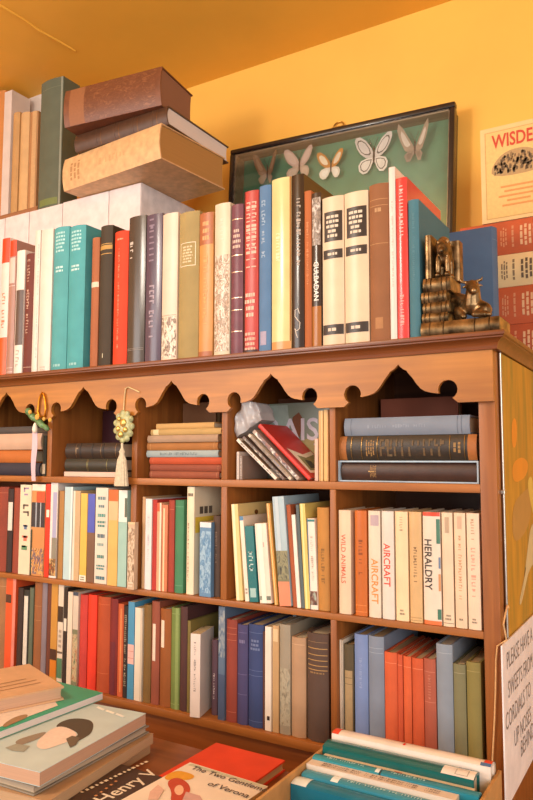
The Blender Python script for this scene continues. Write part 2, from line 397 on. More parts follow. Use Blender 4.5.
# ---------------------------------------------------------------- the bookcase
BT = 1.570; Z1, Z2, Z3 = 1.370, 1.180, 0.991
XL, XR = -1.55, -0.2153
PINE = '#a8692f'; PINED = '#a0622c'; DARK = '#6e3f24'
bc = empty('bookcase', (-0.75, 0.2, CT)); tag(bc, 'wide pine bookcase with scalloped valance and crowded shelves', 'bookcase')
def bpart(name, dims, m, bev=0.0012): return rel(boxobj(name, dims, m, bev=bev), bc)
wx, wz, wy = wood(PINE, 0), wood(PINE, 2), wood(PINE, 1)
bpart('side_panel', (-0.2371, XR, 0, 0.46, CT, BT-0.012), wood(PINED, 2))
bpart('side_panel', (XL, XL+0.02, 0, 0.46, CT, BT-0.012), wood(PINED, 2))
bpart('top_board', (XL, XR, -0.004, 0.46, BT-0.012, BT), wood(PINED, 0))
bpart('back_panel', (XL+0.02, -0.2371, 0.25, 0.26, CT, BT-0.012), wood('#6e4226', 0), 0)
bpart('shelf', (XL+0.02, -0.2371, 0, 0.25, Z1-0.0115, Z1), wx)
bpart('shelf', (XL+0.02, -0.2371, 0, 0.25, Z2-0.0095, Z2), wx)
bpart('shelf', (XL+0.02, -0.2371, 0, 0.25, Z3-0.013, Z3), wx)
bpart('plinth', (XL+0.02, -0.2371, 0.010, 0.026, CT, Z3-0.013), wood('#99592b', 0))
dv = [(-1.285, -1.273), (-1.0548, -1.0426), (-0.8418, -0.8292), (-0.6507, -0.6391), (-0.4567, -0.4470)]
for a, b in dv: bpart('divider', (a, b, 0.0005, 0.25, Z1, BT-0.012), wood(PINED, 2))
for a, b in dv[2:]: bpart('divider', (a, b, 0.0005, 0.25, Z2, Z1-0.0115), wood(PINED, 2))
bpart('divider', (*dv[4], 0.0005, 0.25, Z3, Z2-0.0095), wood(PINED, 2))
# cornice moulding: front run and the return on the right end
prof = [(-.0065, 1.547), (-.0105, 1.5475), (-.0115, 1.551), (-.0125, 1.555), (-.0155, 1.5585), (-.019, 1.5605), (-.0205, 1.5612), (-.0205, 1.563), (-.023, 1.5642), (-.0235, 1.567), (-.0225, 1.570), (-.0045, 1.570), (-.0045, 1.547)]
bm = bmesh.new()
A = []; B = []; Cc = []
for y, z in prof:
    off = -y-0.0045
    A.append(bm.verts.new((XL, y, z))); B.append(bm.verts.new((XR+off+0.0005, y, z))); Cc.append(bm.verts.new((XR+off+0.0005, 0.46, z)))
n = len(prof)
for P, Q in ((A, B), (B, Cc)):
    for i in range(n): bm.faces.new((P[i], P[(i+1) % n], Q[(i+1) % n], Q[i]))
bm.faces.new(A); bm.faces.new(Cc)
rel(obj('cornice', bm, wood('#7d4520', 0, 0.32), None, 30), bc)
# scalloped valance
ctr = [-1.41, -1.1665, -0.955, -0.7495, -0.5535, -0.3455]
half = [0.12, 0.1115, 0.1, 0.0925, 0.094, 0.105]
ZL, ZP, ZCc = 1.479, 1.536, 1.497
def bay_curve(c, k):
    """right half of the cut-out, from the peak outwards, as (x, z)"""
    P = [(0, ZP), (.004, 1.5315), (.0062, 1.5300), (.0075, 1.5288), (.0125, 1.5262), (.0140, 1.5235), (.0175, 1.5195), (.0215, 1.5145), (.0265, 1.5070), (.032, 1.5005), (.038, 1.4965), (.0445, 1.4945), (.0510, 1.4932), (.0565, 1.4925)]
    ca = (.0700, ZCc); r = .0133
    for i in range(13):
        an = math.radians(200-i*(200+62)/12); P.append((ca[0]+r*math.cos(an), ca[1]+r*math.sin(an)))
    P.append((.0800, ZL+0.003)); P.append((.0835, ZL))
    return [(c+x*k, z) for x, z in P]
pts = []
for c, h in zip(ctr, half):
    k = min(1.0, (h-0.006)/0.0905) if h < 0.1 else 1.0
    Rr = bay_curve(0, k); Lf = [(-x, z) for x, z in reversed(Rr)]
    pts += [(c+x, z) for x, z in Lf] + [(c+x, z) for x, z in Rr[1:]]
from mathutils.geometry import delaunay_2d_cdt
top = 1.5475
loop = [(XL, ZL)] + pts + [(XR, ZL), (XR, top), (XL, top)]
N_ = len(loop)
vo, _, fo, _, _, _ = delaunay_2d_cdt([Vector(p) for p in loop], [(i, (i+1) % N_) for i in range(N_)], [], 1, 1e-6)
bm = bmesh.new()
f = [bm.verts.new((p.x, -0.0075, p.y)) for p in vo]; g = [bm.verts.new((p.x, -0.0003, p.y)) for p in vo]
cnt = {}
for q in fo:
    bm.faces.new([f[i] for i in q]); bm.faces.new([g[i] for i in reversed(q)])
    for i in range(len(q)):
        e = (q[i], q[(i+1) % len(q)]); cnt[tuple(sorted(e))] = cnt.get(tuple(sorted(e)), 0)+1
for (i, j), c in cnt.items():
    if c == 1: bm.faces.new((f[i], f[j], g[j], g[i]))
rel(obj('valance', bm, wood('#b3752f', 0, 0.4, 0.3), None, 25), bc)
# ---------------------------------------------------------------- rows of books
def bays(dd):
    e = [XL+.02]+[q for p in dd for q in p]+[-.2371]; return list(zip(e[0::2], e[1::2]))
BAYS.update({1: bays(dv), 2: bays(dv[2:]), 3: bays(dv[4:])})
ROWT = dict(z=BT, y=0.004, vb=lambda u: 373.5-(u*0.0845), dmax=0.185, group='books standing along the top of the bookcase')
ROW2 = dict(key=2, z=Z2, y=0.006, vb=lambda u: 573.5+u*0.1165, dmax=0.17, group='books on the middle shelf')
ROW3 = dict(key=3, z=Z3, y=0.008, vb=lambda u: 674+u*0.2115, dmax=0.17, group='books on the bottom shelf')
W = '#e6dccb'
def T(*a, **k): return upright(ROWT, *a, **k)
def M(*a, **k): return upright(ROW2, *a, **k)
def Bm(*a, **k): return upright(ROW3, *a, **k)
# --- top of the bookcase, left to right
T(-0.5, 7.3, 239, 'j', '#dccbc0', 'white jacketed book with orange head and foot, farthest left on top', [('band', .82, 1, '#d8401c'), ('band', 0, .28, '#e2561f'), ('vs', .32, .6, '#c9643a', .5, .4)])
T(7.6, 14.2, 241, 'j', '#a57a6c', 'pinkish brown book with orange-red head beside the white jacketed one', [('band', .88, 1, '#d8401c'), ('band', .68, .87, '#cdb7ab', .1, .9), ('lines', [.03, .06, .66], '#e9d9cd')])
T(14.4, 22.6, 251, 'j', '#e4d7cb', 'white book with a long dark grey block down its spine', [('band', .24, .68, '#5a4a44', .12, 1.0), ('vs', .02, .2, '#a08a80', .5, .4)])
T(22.9, 32.5, 254, 'h', '#6b2f25', 'dark red-brown hardback with pale vertical title, left on top', [('vs', .3, .95, '#d8b8a0', .45, .3), ('lines', [.06], '#d8b8a0')])
T(32.8, 38.2, 231, 'j', '#d9cfc2', 'thin greyish white book left of the two turquoise hardbacks', [('vs', .1, .9, '#a9a49a', .8, .16)])
T(38.4, 50.2, 230, 'j', '#dccfc2', 'cream white book standing against the turquoise pair', [('hs', .015, .05, '#b8a99a', 2, .5)], d=.2)
T(50.6, 65.6, 227.5, 'h', '#4f9da0', 'turquoise hardback, left of the matching pair', [('hs', .82, .97, '#bfe0de', 6, .75), ('hs', .68, .73, '#d8ece8', 2, .6), ('hs', .03, .06, '#a8cfcc', 1, .5)], d=.185)
T(66, 82.3, 226, 'h', '#4a9ca0', 'turquoise hardback, right of the matching pair', [('hs', .82, .97, '#bfe0de', 6, .75), ('hs', .68, .73, '#d8ece8', 2, .6), ('hs', .03, .06, '#a8cfcc', 1, .5)], d=.19)
T(90, 97.5, 238, 'h', '#a5603a', 'narrow tan-brown book set back beside the turquoise pair', [('band', .62, .66, '#e2c8b0')], y=0.016)
T(97.8, 110, 226, 'h', '#3d3122', 'dark brown-black hardback with gold bands left of the orange-red book', [('lines', [.80, .855, .87], '#c9994e', .0012), ('htext', '1', .09, .4, '#d8d0b0'), ('band', .83, .86, '#b98d45')], y=0.012)
T(112, 125.8, 231.5, 'h', '#e03d18', 'bright orange-red hardback on top of the bookcase', [('vs', .12, .88, '#f2a080', .45, .12), ('hs', .93, .95, '#f2b090', 1, .5)])
T(126.8, 143.8, 216.5, 'g', '#4a4039', 'dark grey glossy book right of the orange-red hardback', [('vs', .68, .83, '#e6ddd2', .2, .24), ('lines', [.1, .11], '#8a8078')], d=.19)
T(144.6, 160.4, 214.5, 'g', '#57495a', 'purple-grey glossy book with tall pale lettering', [('vs', .14, .52, '#b7a8b4', .45, .34), ('vs', .62, .97, '#8e7e90', .4, .4)], d=.19)
T(161, 176.2, 213.5, 'j', '#dcc3ad', 'pinkish cream jacket with small figure picture at its foot', [('spots', .03, .30, ['#a58a74', '#6f5a4a', '#efe0cc', '#c0a488'], 22), ('lines', [.31], '#8a7460')])
T(176.8, 197, 212, 'h', '#a08a57', 'olive tan hardback with a cream bordered label on its spine', [('frame', .63, .79, .12, .88, '#f0dcc0'), ('hs', .65, .77, '#e6cfae', 6, .55)], d=.18)
T(198.2, 212.2, 213, 'j', '#c58a4c', 'amber brown book with rust coloured head', [('band', .78, 1, '#a5603a'), ('hs', .8, .95, '#e0a878', 3, .6), ('vs', .2, .7, '#d9a468', .5, .3), ('band', 0, .05, '#a5603a')])
T(213.6, 229, 203.5, 'j', '#cfc2a8', 'pale grey jacket with brown flower pattern', [('spots', .04, .66, ['#a3886c', '#e4dccb', '#8a6f58', '#d8b8a0', '#efe8da'], 34), ('vs', .74, .9, '#d9cfbd', .5, .3)])
T(230, 242, 204.5, 'l', '#6d3a48', 'plum purple leather book with cream lines across its spine', [('hs', .70, .84, '#ead2bc', 4, .7), ('lines', [.16, .3, .38, .55, .66, .9], '#ecd8c0', .0013)])
T(242.6, 257.6, 191, 'j', '#b23a34', 'red book covered with big cream letter blocks', [('band', 0, 1, '#3a1a1a', 0, .12), ('vs', .5, .93, '#f2d8c0', .36, .3), ('vs', .5, .93, '#f2d8c0', .74, .3), ('hs', .22, .38, '#f2dcc4', 4, .8), ('hs', .02, .14, '#e9cdb4', 4, .75), ('band', 0, .03, '#3a1a1a')])
T(258.2, 270, 185.5, 'h', '#54789f', 'medium blue hardback with faded vertical title', [('vs', .55, .95, '#a9bccf', .42, .35), ('band', .05, .13, '#a59ab0', .15, .7)], d=.16)
T(270.8, 290.6, 178, 'g', '#d8c68c', 'pale yellow glossy book with brown edges', [('band', 0, 1, '#a3703c', .93, 1), ('vs', .5, .68, '#efe6c0', .35, .2), ('band', 0, .06, '#d0955c')], d=.17)
squig = [('band', .94, 1, '#3a261c')]
T(291, 303.6, 174.5, 'g', '#33231b', 'tall blackish brown book with white squiggle near its foot', [('vs', .46, .86, '#cfc0b0', .6, .34)], d=.2)
T(304, 311.2, 191, 'h', '#b0602f', 'narrow rust-orange book between two dark ones', [('vs', .4, .8, '#d89060', .5, .3)])
T(311.6, 321, 193, 'g', '#3c2c24', 'dark picture-spined book with white title GULBADAN', [('band', 0, .27, '#a0642c'), ('spots', .66, .97, ['#d9cfc4', '#6a584c', '#a59484'], 12), ('text', 'GULBADAN', .43, .52, '#f2ece0', .5, .36)])
for u0, u1, vt, w_ in ((321.6, 343.4, 196.5, 'left'), (343.8, 368, 191.5, 'right')):
    T(u0, u1, vt, 'j', '#dcc0a0', f'thick cream book with black title bands, {w_} volume of the pair', [('band', .70, .90, '#33261f', .1, .95), ('hs', .72, .88, '#d9c8b4', 5, .6), ('band', .585, .645, '#33261f', .05, .95), ('hs', .60, .63, '#d9c8b4', 1, .5), ('band', .085, .15, '#33261f', .02, .98), ('hs', .10, .135, '#d9c8b4', 1, .6)], d=.16)
T(368.6, 388.6, 183.5, 'h', '#8d5a35', 'chestnut brown hardback with faint gilt right of the cream pair', [('lines', [.86, .9, .62], '#c08e5c', .0008), ('hs', .81, .855, '#c49a6c', 1, .5), ('band', .09, .16, '#a87345', .3, .7)], d=.17)
T(389.4, 396, 167, 'j', '#e6cfc4', 'thin pale pink book standing tallest beside the rose red one', [('vs', .3, .8, '#d2a89c', .5, .3)], d=.185)
T(396.4, 407.8, 177.5, 'g', '#d2403c', 'rose red glossy book with white letters down its spine', [('vs', .62, .95, '#f2d8cc', .5, .42), ('vs', .08, .28, '#f2c0b4', .45, .34)], d=.165, pages='#f0e4d4')
T(408.6, 419.4, 199.5, 'h', '#3f6f7c', 'teal blue hardback pressed against the bronze bookend', [('vs', .4, .9, '#4f7c88', .5, .25)], d=.155)
# white squiggle on the tall dark spine
sq_book = [o for o in COL.objects if o.get('label', '').startswith('tall blackish')][0]
bm = bmesh.new()
P = [(.0035, .058), (.001, .066), (-.004, .064), (-.0042, .054), (.0005, .048), (.0044, .044), (.0036, .034), (-.001, .031), (-.0044, .035), (-.002, .026), (.0005, .02)]
tube(bm, [(x, -0.0002+spine_y(x, .0145, .0014), z) for x, z in P], 0.0006, 5)
obj('squiggle_emblem', bm, mat('ink', '#e9dfd0'), sq_book)
# --- middle shelf
M(-6.6, 5.6, 487, 'h', '#8c3a24', 'red-brown hardback at the left end of the middle shelf', [('lines', [.93], '#b86848')])
M(6, 11.6, 489, 'h', '#33211c', 'dark narrow book with a white label, left on the middle shelf', [('band', .5, .84, '#e0d2c2', .25, .95)])
M(12, 18.8, 488, 'h', '#93402a', 'plain brick brown book right of the white-labelled dark one', [])
M(19.2, 30.6, 485, 'p', '#e2d2b4', 'cream paperback with multicoloured letters running down it', [('vs', .82, .97, '#8a70a0', .55, .5), ('vs', .56, .78, '#4a4038', .55, .55), ('vs', .44, .55, '#3a5a8a', .55, .5), ('vs', .34, .43, '#d8543a', .55, .6), ('vs', .23, .32, '#3f7a4f', .5, .5)])
M(31, 44.6, 484.5, 'p', '#c98a52', 'orange picture paperback with a black striped block', [('band', .93, 1, '#ece0cc'), ('band', .80, .92, '#c4502a', .35, 1), ('band', .53, .80, '#2e2c34'), ('band', .53, .80, '#9aa0a8', .3, .4), ('band', .53, .80, '#b8bcc0', .66, .72), ('spots', .02, .3, ['#7a3a20', '#e2a860', '#43506a', '#d8783a'], 18), ('band', 0, .5, '#2d3a30', 0, .1)])
M(45, 49.4, 484, 'p', '#e2331c', 'very thin bright red booklet on the middle shelf', [('band', .64, .72, '#f0e0cc', .2, .9)])
M(49.8, 57, 483, 'p', '#e4dad2', 'white and lilac paperback with an orange picture at its foot', [('band', .42, .9, '#a9a8c8', .35, .9), ('band', .2, .42, '#8a8474', .3, 1), ('spots', .02, .2, ['#d8783a', '#3a2a22', '#e0b070'], 12)], d=.13)
M(57.4, 63.4, 491, 'p', '#a8783f', 'tan brown paperback between lilac and pale blue ones', [('band', 0, 1, '#5f4a34', 0, .22)])
M(63.8, 72, 487, 'p', '#b6d0d2', 'pale ice blue paperback on the middle shelf', [('band', 0, 1, '#dfe6e2', .8, 1)])
M(72.4, 79.6, 491, 'p', '#c4a67e', 'beige paperback right of the ice blue one', [('band', 0, 1, '#e4d6c2', 0, .3)])
M(80, 86.8, 493.5, 'p', '#e3b552', 'yellow paperback with a white foot', [('band', 0, .07, '#e9e0cc'), ('hs', .01, .06, '#4a4030', 2, .7)])
M(87.2, 94.6, 494, 'p', '#75543f', 'brown paperback with a violet-blue upper half', [('band', .56, 1, '#4e58b4')])
M(95, 107.4, 488, 'p', '#dcd0be', 'white paperback with rows of dark teal print down it', [('hs', .86, .92, '#4a6f7a', 1, .7), ('hs', .78, .83, '#4a6f7a', 1, .7), ('hs', .68, .74, '#3a8a80', 1, .8), ('hs', .58, .66, '#3a7a74', 2, .7), ('hs', .46, .53, '#3b5a6a', 1, .8), ('hs', .38, .43, '#7a9a96', 1, .7), ('hs', .25, .31, '#3f7f78', 1, .8), ('hs', .14, .2, '#2f7a7a', 2, .75), ('hs', .03, .09, '#2a5f74', 1, .8)], d=.12)
M(108, 117.6, 490, 'p', '#dfae60', 'honey yellow paperback with an orange top', [('band', .88, 1, '#dd6420'), ('band', .68, .88, '#e4b484')], y=0.002)
M(118, 126.8, 490.5, 'p', '#9cc0b4', 'sage green paperback with a white top and dark patch', [('band', .67, 1, '#e9e2d6'), ('band', .72, .92, '#5a6250', .72, 1)], y=0.002)
# pictured booklet standing in front of the divider
M(127.4, 139.8, 522.5, 'p', '#c9ab8c', 'small tan booklet with a carved figure relief before the divider', [('spots', .1, .92, ['#8f7358', '#e0c8ac', '#a98a6c', '#6f5641'], 30), ('hs', .03, .12, '#e9d9c4', 2, .8), ('band', .965, 1, '#d9ba90')], y=-0.0095, d=.009, t=.0155)
M(141.4, 144.6, 497, 'h', '#c39a70', 'tan board-covered book first in the bay right of the relief booklet', [], y=.008)
M(145, 151.4, 499, 'p', '#e4dad6', 'white paperback next to red spines, second bay of the middle shelf', [('vs', .3, .8, '#c8bfc4', .5, .3)])
M(151.7, 156.3, 500, 'h', '#b23028', 'crimson narrow hardback beside the white paperback', [])
M(156.6, 161.4, 503, 'p', '#d9a27c', 'pale salmon thin book with red-orange head', [('band', .90, 1, '#e0562a'), ('band', 0, 1, '#f0d8bc', .6, .95)])
M(161.7, 167.4, 505, 'p', '#c9764e', 'terracotta thin book with cream stripe', [('band', 0, .96, '#ecc89c', .2, .5)])
M(167.7, 173.6, 500.5, 'h', '#9c3b2a', 'red-brown hardback left of the green one, middle shelf', [('lines', [.9], '#c87050')])
M(173.9, 182.6, 500.5, 'h', '#44805a', 'grass green hardback on the middle shelf', [('lines', [.93, .08], '#6aa07c')])
M(186.2, 193.6, 487, 'j', '#e6d6b6', 'tall cream jacket with yellow side and black bird mark', [('vs', .1, .66, '#7a5a48', .25, .2), ('hs', .9, .95, '#54483c', 1, .8)], d=.115,
  side=[('poly', [(.004, .100), (.112, .100), (.112, .126), (.004, .126)], '#e8c23f'), ('poly', [(.016, .131), (.026, .131), (.026, .143), (.016, .143)], '#5a4f44'), ('poly', [(.029, .131), (.039, .131), (.039, .143), (.029, .143)], '#5a4f44'), ('poly', [(.042, .131), (.052, .131), (.052, .143), (.042, .143)], '#6a5f52'), ('poly', [(.070, .105), (.076, .119), (.083, .117), (.088, .110), (.096, .106), (.085, .102), (.076, .102)], '#2a2420')])
M(199.5, 211.2, 522.5, 'p', '#5f86a8', 'short blue paperback with pale figures on its spine', [('band', .93, 1, '#d6dde0'), ('spots', .05, .88, ['#7fa6c4', '#4f7ba2', '#9fbdd0', '#5f8ab0'], 22)], y=.004, d=.09)
M(212.4, 219.4, 516, 'h', '#4f3a2e', 'dark brown book in shadow beside the short blue paperback', [('vs', .4, .8, '#8a7060', .5, .3)], y=.012)
# leaning bay
LEAN = math.radians(-5.2)
M(233.6, 240.4, 504.5, 'p', '#e4c886', 'cream-yellow leaning book with a brown emblem on its cover', [('band', 0, 1, '#f0e2b8', .1, .5)], lean=LEAN*.8, d=.11, side=[('poly', [(.055+.006*math.cos(a), .135+.004*math.sin(a)) for a in [i*math.pi/6 for i in range(12)]], '#7a4a1c')])
M(242.2, 246.2, 516.5, 'p', '#ecdcc8', 'thin white leaning book with blue top edge', [('band', .95, 1, '#5480a4'), ('hs', .08, .16, '#8a7a6a', 2, .7)], lean=LEAN, d=.1)
M(247.0, 255.6, 526.5, 'p', '#1f6e70', 'dark teal leaning paperback with white title lettering', [('vs', .34, .66, '#dfe8e0', .5, .55), ('band', .06, .18, '#9fc0bc', .15, .85)], lean=LEAN*.95, d=.095)
M(257.2, 269, 524, 'p', '#eed9c6', 'white leaning paperback with a faint pink smudge', [('band', .70, .76, '#e4a898', .2, .7), ('spots', .04, .09, ['#5a5a50', '#8a9a84'], 6), ('band', 0, 1, '#f4e6d6', .2, .6)], lean=LEAN*.95, d=.1)
M(270.2, 274.0, 503.5, 'p', '#c98f3e', 'thin golden tan leaning book', [('band', 0, 1, '#e8c886', .3, .6)], lean=LEAN*1.1, d=.105)
M(275.8, 287.6, 497, 'p', '#a9bdc4', 'large leaning book with grey-blue sky spine and salmon foot', [('band', .2, .5, '#7a7656'), ('spots', .24, .5, ['#4f5040', '#96906c', '#3c3c34'], 10), ('band', .0, .22, '#e28a66'), ('band', .5, 1, '#bccad0', .2, .5)], lean=LEAN*.9, d=.12, y=.004)
M(289.2, 293.6, 505, 'h', '#a4532e', 'rust brown thin leaning book', [], lean=LEAN*.88, d=.11)
M(294.2, 298.0, 515, 'p', '#efe2d4', 'white thin leaning book right of the rust brown one', [], lean=LEAN*.8, d=.1)
M(298.4, 301.6, 505, 'h', '#5a6668', 'slate grey thin leaning book', [], lean=LEAN*.75, d=.11)
M(302.2, 307.8, 504, 'p', '#dcc36a', 'pale lemon leaning book with visible cover', [('band', 0, 1, '#f0dc94', .2, .55)], lean=LEAN*.65, d=.115)
M(308.4, 316.4, 519, 'p', '#ecdccc', 'white leaning paperback with teal top line', [('band', .965, .99, '#2f7a78'), ('band', 0, 1, '#486a8a', 0, .1), ('spots', .05, .2, ['#4a3a34', '#7a4a3a', '#a9b8a8'], 8), ('vs', .3, .8, '#c8b0a0', .5, .3)], lean=LEAN*.45, d=.1)
M(316.8, 328.8, 508, 'h', '#b9803c', 'ochre brown hardback ending the leaning bay', [('vs', .25, .6, '#7a5424', .5, .3)], lean=-.012, d=.12)
# matching pocket guides
PK = [(338.4, 350.6, '#dec3a4', 'WILD ANIMALS', '#c9644a', .52, 'cream pocket guide titled WILD ANIMALS in faded red'),
      (354.6, 366.6, '#c0641f', None, '#7a3a10', .55, 'only orange pocket guide in the cream set'),
      (368.2, 380.2, '#dbc8b2', 'AIRCRAFT', '#dc8a3c', .30, 'pocket guide titled AIRCRAFT in orange letters'),
      (381.6, 393.8, '#d8ccbf', 'AIRCRAFT', '#d8442c', .45, 'pocket guide titled AIRCRAFT in red letters'),
      (395.2, 408, '#eccaa0', None, '#a08468', .9, 'plain peach cream pocket guide with a small grey mark'),
      (409.2, 421.6, '#cfa874', None, '#6a4a2c', .5, 'tan pocket guide with small dark title, left of HERALDRY'),
      (422.8, 440.6, '#dfccb8', 'HERALDRY', '#40362e', .55, 'pocket guide titled HERALDRY with green and red edges'),
      (442, 453.2, '#e0c4a6', None, '#8a7460', .85, 'cream pocket guide right of HERALDRY with brown mark at top'),
      (454.4, 466, '#e0c2a2', None, '#b8805c', .5, 'cream pocket guide with long tan lettering, second from right'),
      (467, 480, '#e2c6aa', None, '#d98a74', .5, 'rightmost pocket guide with long pale red lettering')]
for i, (u0, u1, c, wd, tc, tz, lb) in enumerate(PK):
    ex = []
    if i == 0: ex = [('text', wd, .53, .38, tc, .42, .56)]
    elif i == 1: ex = [('vs', .38, .72, tc, .5, .34), ('lines', [.04, .1], '#e08a4a')]
    elif i == 2: ex = [('band', .86, .96, '#b8a0a4', .2, .9), ('text', wd, .34, .55, tc, .55, .42)]
    elif i == 3: ex = [('text', wd, .50, .55, tc, .45, .40)]
    elif i == 4: ex = [('vs', .8, .95, tc, .5, .25), ('hs', .05, .11, '#7a6a58', 2, .5)]
    elif i == 5: ex = [('vs', .34, .68, tc, .5, .3), ('lines', [.02, .045], '#a87c4c')]
    elif i == 6: ex = [('band', .965, 1, '#df4a2c'), ('band', .0, .035, '#e0703c'), ('band', .72, .94, '#3f7058', .8, 1), ('band', .05, .14, '#3f7058', .8, 1), ('band', .3, .45, '#c98a54', .88, 1), ('band', .5, .6, '#6a7a94', .9, 1), ('text', wd, .53, .42, tc, .32, .45)]
    elif i == 7: ex = [('band', .82, .96, '#b89c80', .3, .7), ('hs', .05, .11, '#7a6a58', 2, .6), ('lines', [.03], '#8a7460')]
    elif i == 8: ex = [('vs', .22, .8, tc, .5, .32), ('band', .86, .97, '#c8a488', .3, .7), ('hs', .06, .09, '#7a6a58', 1, .5)]
    elif i == 9: ex = [('vs', .24, .7, tc, .5, .36), ('vs', .74, .95, '#a87c5c', .5, .3), ('hs', .05, .1, '#7a6a58', 2, .5)]
    M(u0, u1, 510.5+i*.35, 'j', c, lb, ex, d=.095, y=.003, pages='#e2cfae')
# --- bottom shelf
Bm(-4.6, 4.6, 577, 'h', '#9a6a40', 'tan brown hardback left of the bright orange spine', [('lines', [.9], '#c49468')])
Bm(5, 15, 578, 'p', '#e0562c', 'bright orange paperback with a small black label, bottom shelf', [('band', .73, .82, '#4a3026', .0, .55), ('band', 0, 1, '#d98474', .7, 1)])
Bm(16, 21.4, 588, 'h', '#3a261c', 'dark brown book left of the white-striped dark one')
Bm(21.8, 27.6, 590, 'h', '#2f2b24', 'blackish book with a long white stripe on its spine', [('band', .12, .93, '#d9d0c0', .15, .85)])
Bm(28, 32, 588, 'h', '#5c6450', 'grey-green narrow book on the bottom shelf')
Bm(32.4, 40, 582.5, 'h', '#945a30', 'ginger brown hardback left of the grey-violet one', [('lines', [.6, .75], '#b27c4a')])
Bm(40.4, 45.6, 582, 'h', '#85767c', 'grey-violet book on the bottom shelf')
Bm(46, 50, 583, 'h', '#6a3622', 'dark russet thin book left of the ochre spine')
Bm(50.4, 57, 584, 'p', '#c28a3c', 'ochre book with a dark band and orange foot', [('band', .22, .33, '#4a2c1c'), ('band', .05, .22, '#cf7a1e')])
Bm(57.4, 62.8, 585, 'p', '#d9c8b2', 'spine patched in cream and black, left of the white thin book', [('band', .62, .78, '#3a2c22'), ('band', .3, .32, '#6a5a4a'), ('band', .05, .25, '#4f7a5a'), ('hs', .35, .55, '#a08c78', 4, .7)])
Bm(63, 66.6, 588, 'p', '#2e241e', 'narrow black book with cream square, bottom shelf left', [('band', .55, .68, '#e0d2be', .1, .9)])
Bm(67, 71.8, 592, 'p', '#dfcdb6', 'thin cream book standing just left of the red spines')
Bm(72.2, 77.6, 592, 'p', '#cfc0ac', 'grey-white book with mottled lower half beside the rose red spine', [('band', .0, .6, '#7a7a5c'), ('spots', .05, .55, ['#a05a3a', '#c8b48c', '#4a5a3a'], 12), ('band', .96, 1, '#3a4658')])
Bm(78.2, 85.8, 595, 'h', '#c23a30', 'rose red hardback on the bottom shelf', d=.15)
Bm(86.2, 95, 595, 'h', '#e2371a', 'vivid scarlet hardback on the bottom shelf', d=.15)
Bm(95.4, 108, 597, 'h', '#b0491f', 'wide red-brown hardback right of the scarlet one', [('lines', [.2, .92], '#c8683c')], d=.15)
Bm(108.4, 116.4, 599, 'h', '#7a231f', 'dark maroon hardback on the bottom shelf', [('band', .0, .55, '#6a1f26', .2, .8)], d=.15)
Bm(116.8, 122.4, 604, 'h', '#c45a30', 'thin burnt orange book right of the maroon hardback', [('band', .05, .95, '#d8824a', .55, .8)])
Bm(122.8, 127, 606, 'h', '#2c211b', 'thin dark book with cream dashes left of the sky blue spine', [('vs', .1, .9, '#c8b494', .5, .5)])
Bm(127.6, 134, 602, 'p', '#4b90b4', 'sky blue book with a pale pink label', [('band', .36, .56, '#e6b4a8'), ('lines', [.42, .49], '#c47868')], d=.14)
Bm(134.4, 142, 608, 'p', '#e2d4c0', 'cream white book right of the sky blue spine', [('band', 0, 1, '#cdbda6', .75, 1)], d=.12)
Bm(142.4, 150, 605, 'h', '#7a5a2a', 'olive brown hardback right of the cream white book', d=.15)
Bm(150.4, 158.4, 601.5, 'h', '#8f4a34', 'red-brown hardback with a long white label', [('band', .42, .78, '#e2cdb8', .2, .62)], d=.15)
Bm(158.8, 169.6, 609, 'h', '#93521f', 'golden brown hardback with a shorter white label', [('band', .60, .88, '#e6d2bc', .12, .48)], d=.14)
Bm(170, 178.8, 608, 'h', '#6f7f3f', 'moss green hardback on the bottom shelf', [('lines', [.94, .05], '#97a668'), ('band', 0, 1, '#8a9a58', .6, .9)], d=.14)
Bm(179.2, 186.4, 607, 'h', '#4e2c28', 'dark chocolate hardback right of the moss green one', d=.14)
Bm(186.8, 190, 621, 'h', '#7a6a34', 'thin olive book behind the white slanted one', d=.12, t=.006)
Bm(190.8, 199.6, 634, 'p', '#e4d2c6', 'white paperback turned at an angle with small vertical print', [('vs', .3, .9, '#8a7a74', .45, .22)], d=.06, y=-.004, rot=math.radians(14))
Bm(211, 217, 640, 'h', '#5a3f4a', 'dark plum book with white lettering beside the turned white paperback', [('vs', .2, .55, '#e0d2cc', .5, .3)], y=.02)
Bm(218.2, 224.8, 607, 'p', '#5c6e84', 'tall slate blue patterned book, third section of the bottom shelf', [('spots', .55, .97, ['#a9a89c', '#7d8a98', '#4a5a72'], 16), ('band', 0, .4, '#4a5670')], d=.13)
Bm(225.2, 236, 620, 'h', '#8c3a2a', 'brick red hardback with banded head beside two navy books', [('lines', [.8, .86, .92, .1], '#b8684a')], d=.14)
Bm(236.4, 246.8, 625, 'h', '#463f68', 'indigo hardback, left of two navy books', [('hs', .8, .86, '#8a80a0', 1, .7), ('lines', [.3, .5, .92], '#6a628a')], d=.14)
Bm(247.2, 262.2, 625, 'h', '#34426f', 'navy blue hardback, right of two navy books', [('hs', .74, .86, '#7a86a8', 3, .7), ('lines', [.5, .55, .92, .06], '#5a6890')], d=.14)
Bm(262.6, 264.6, 632, 'h', '#5a3424', 'very thin brown book beside navy hardback', d=.12)
Bm(264.9, 272, 627, 'p', '#eadccc', 'white spine with a small black dot near its foot', [('band', .10, .14, '#2c2622', .3, .7), ('band', 0, 1, '#b8a48c', .9, 1)], d=.13)
Bm(272.4, 278.8, 626, 'p', '#c09a6c', 'thin sandy tan book right of the black-dotted white spine', [('band', .85, .97, '#d8bc90', .1, .9)], d=.13)
Bm(279.2, 290, 625, 'j', '#9c907c', 'grey-tan patterned book on the bottom shelf', [('spots', .08, .6, ['#7a705e', '#b4a88f', '#8a8676'], 30)], d=.14)
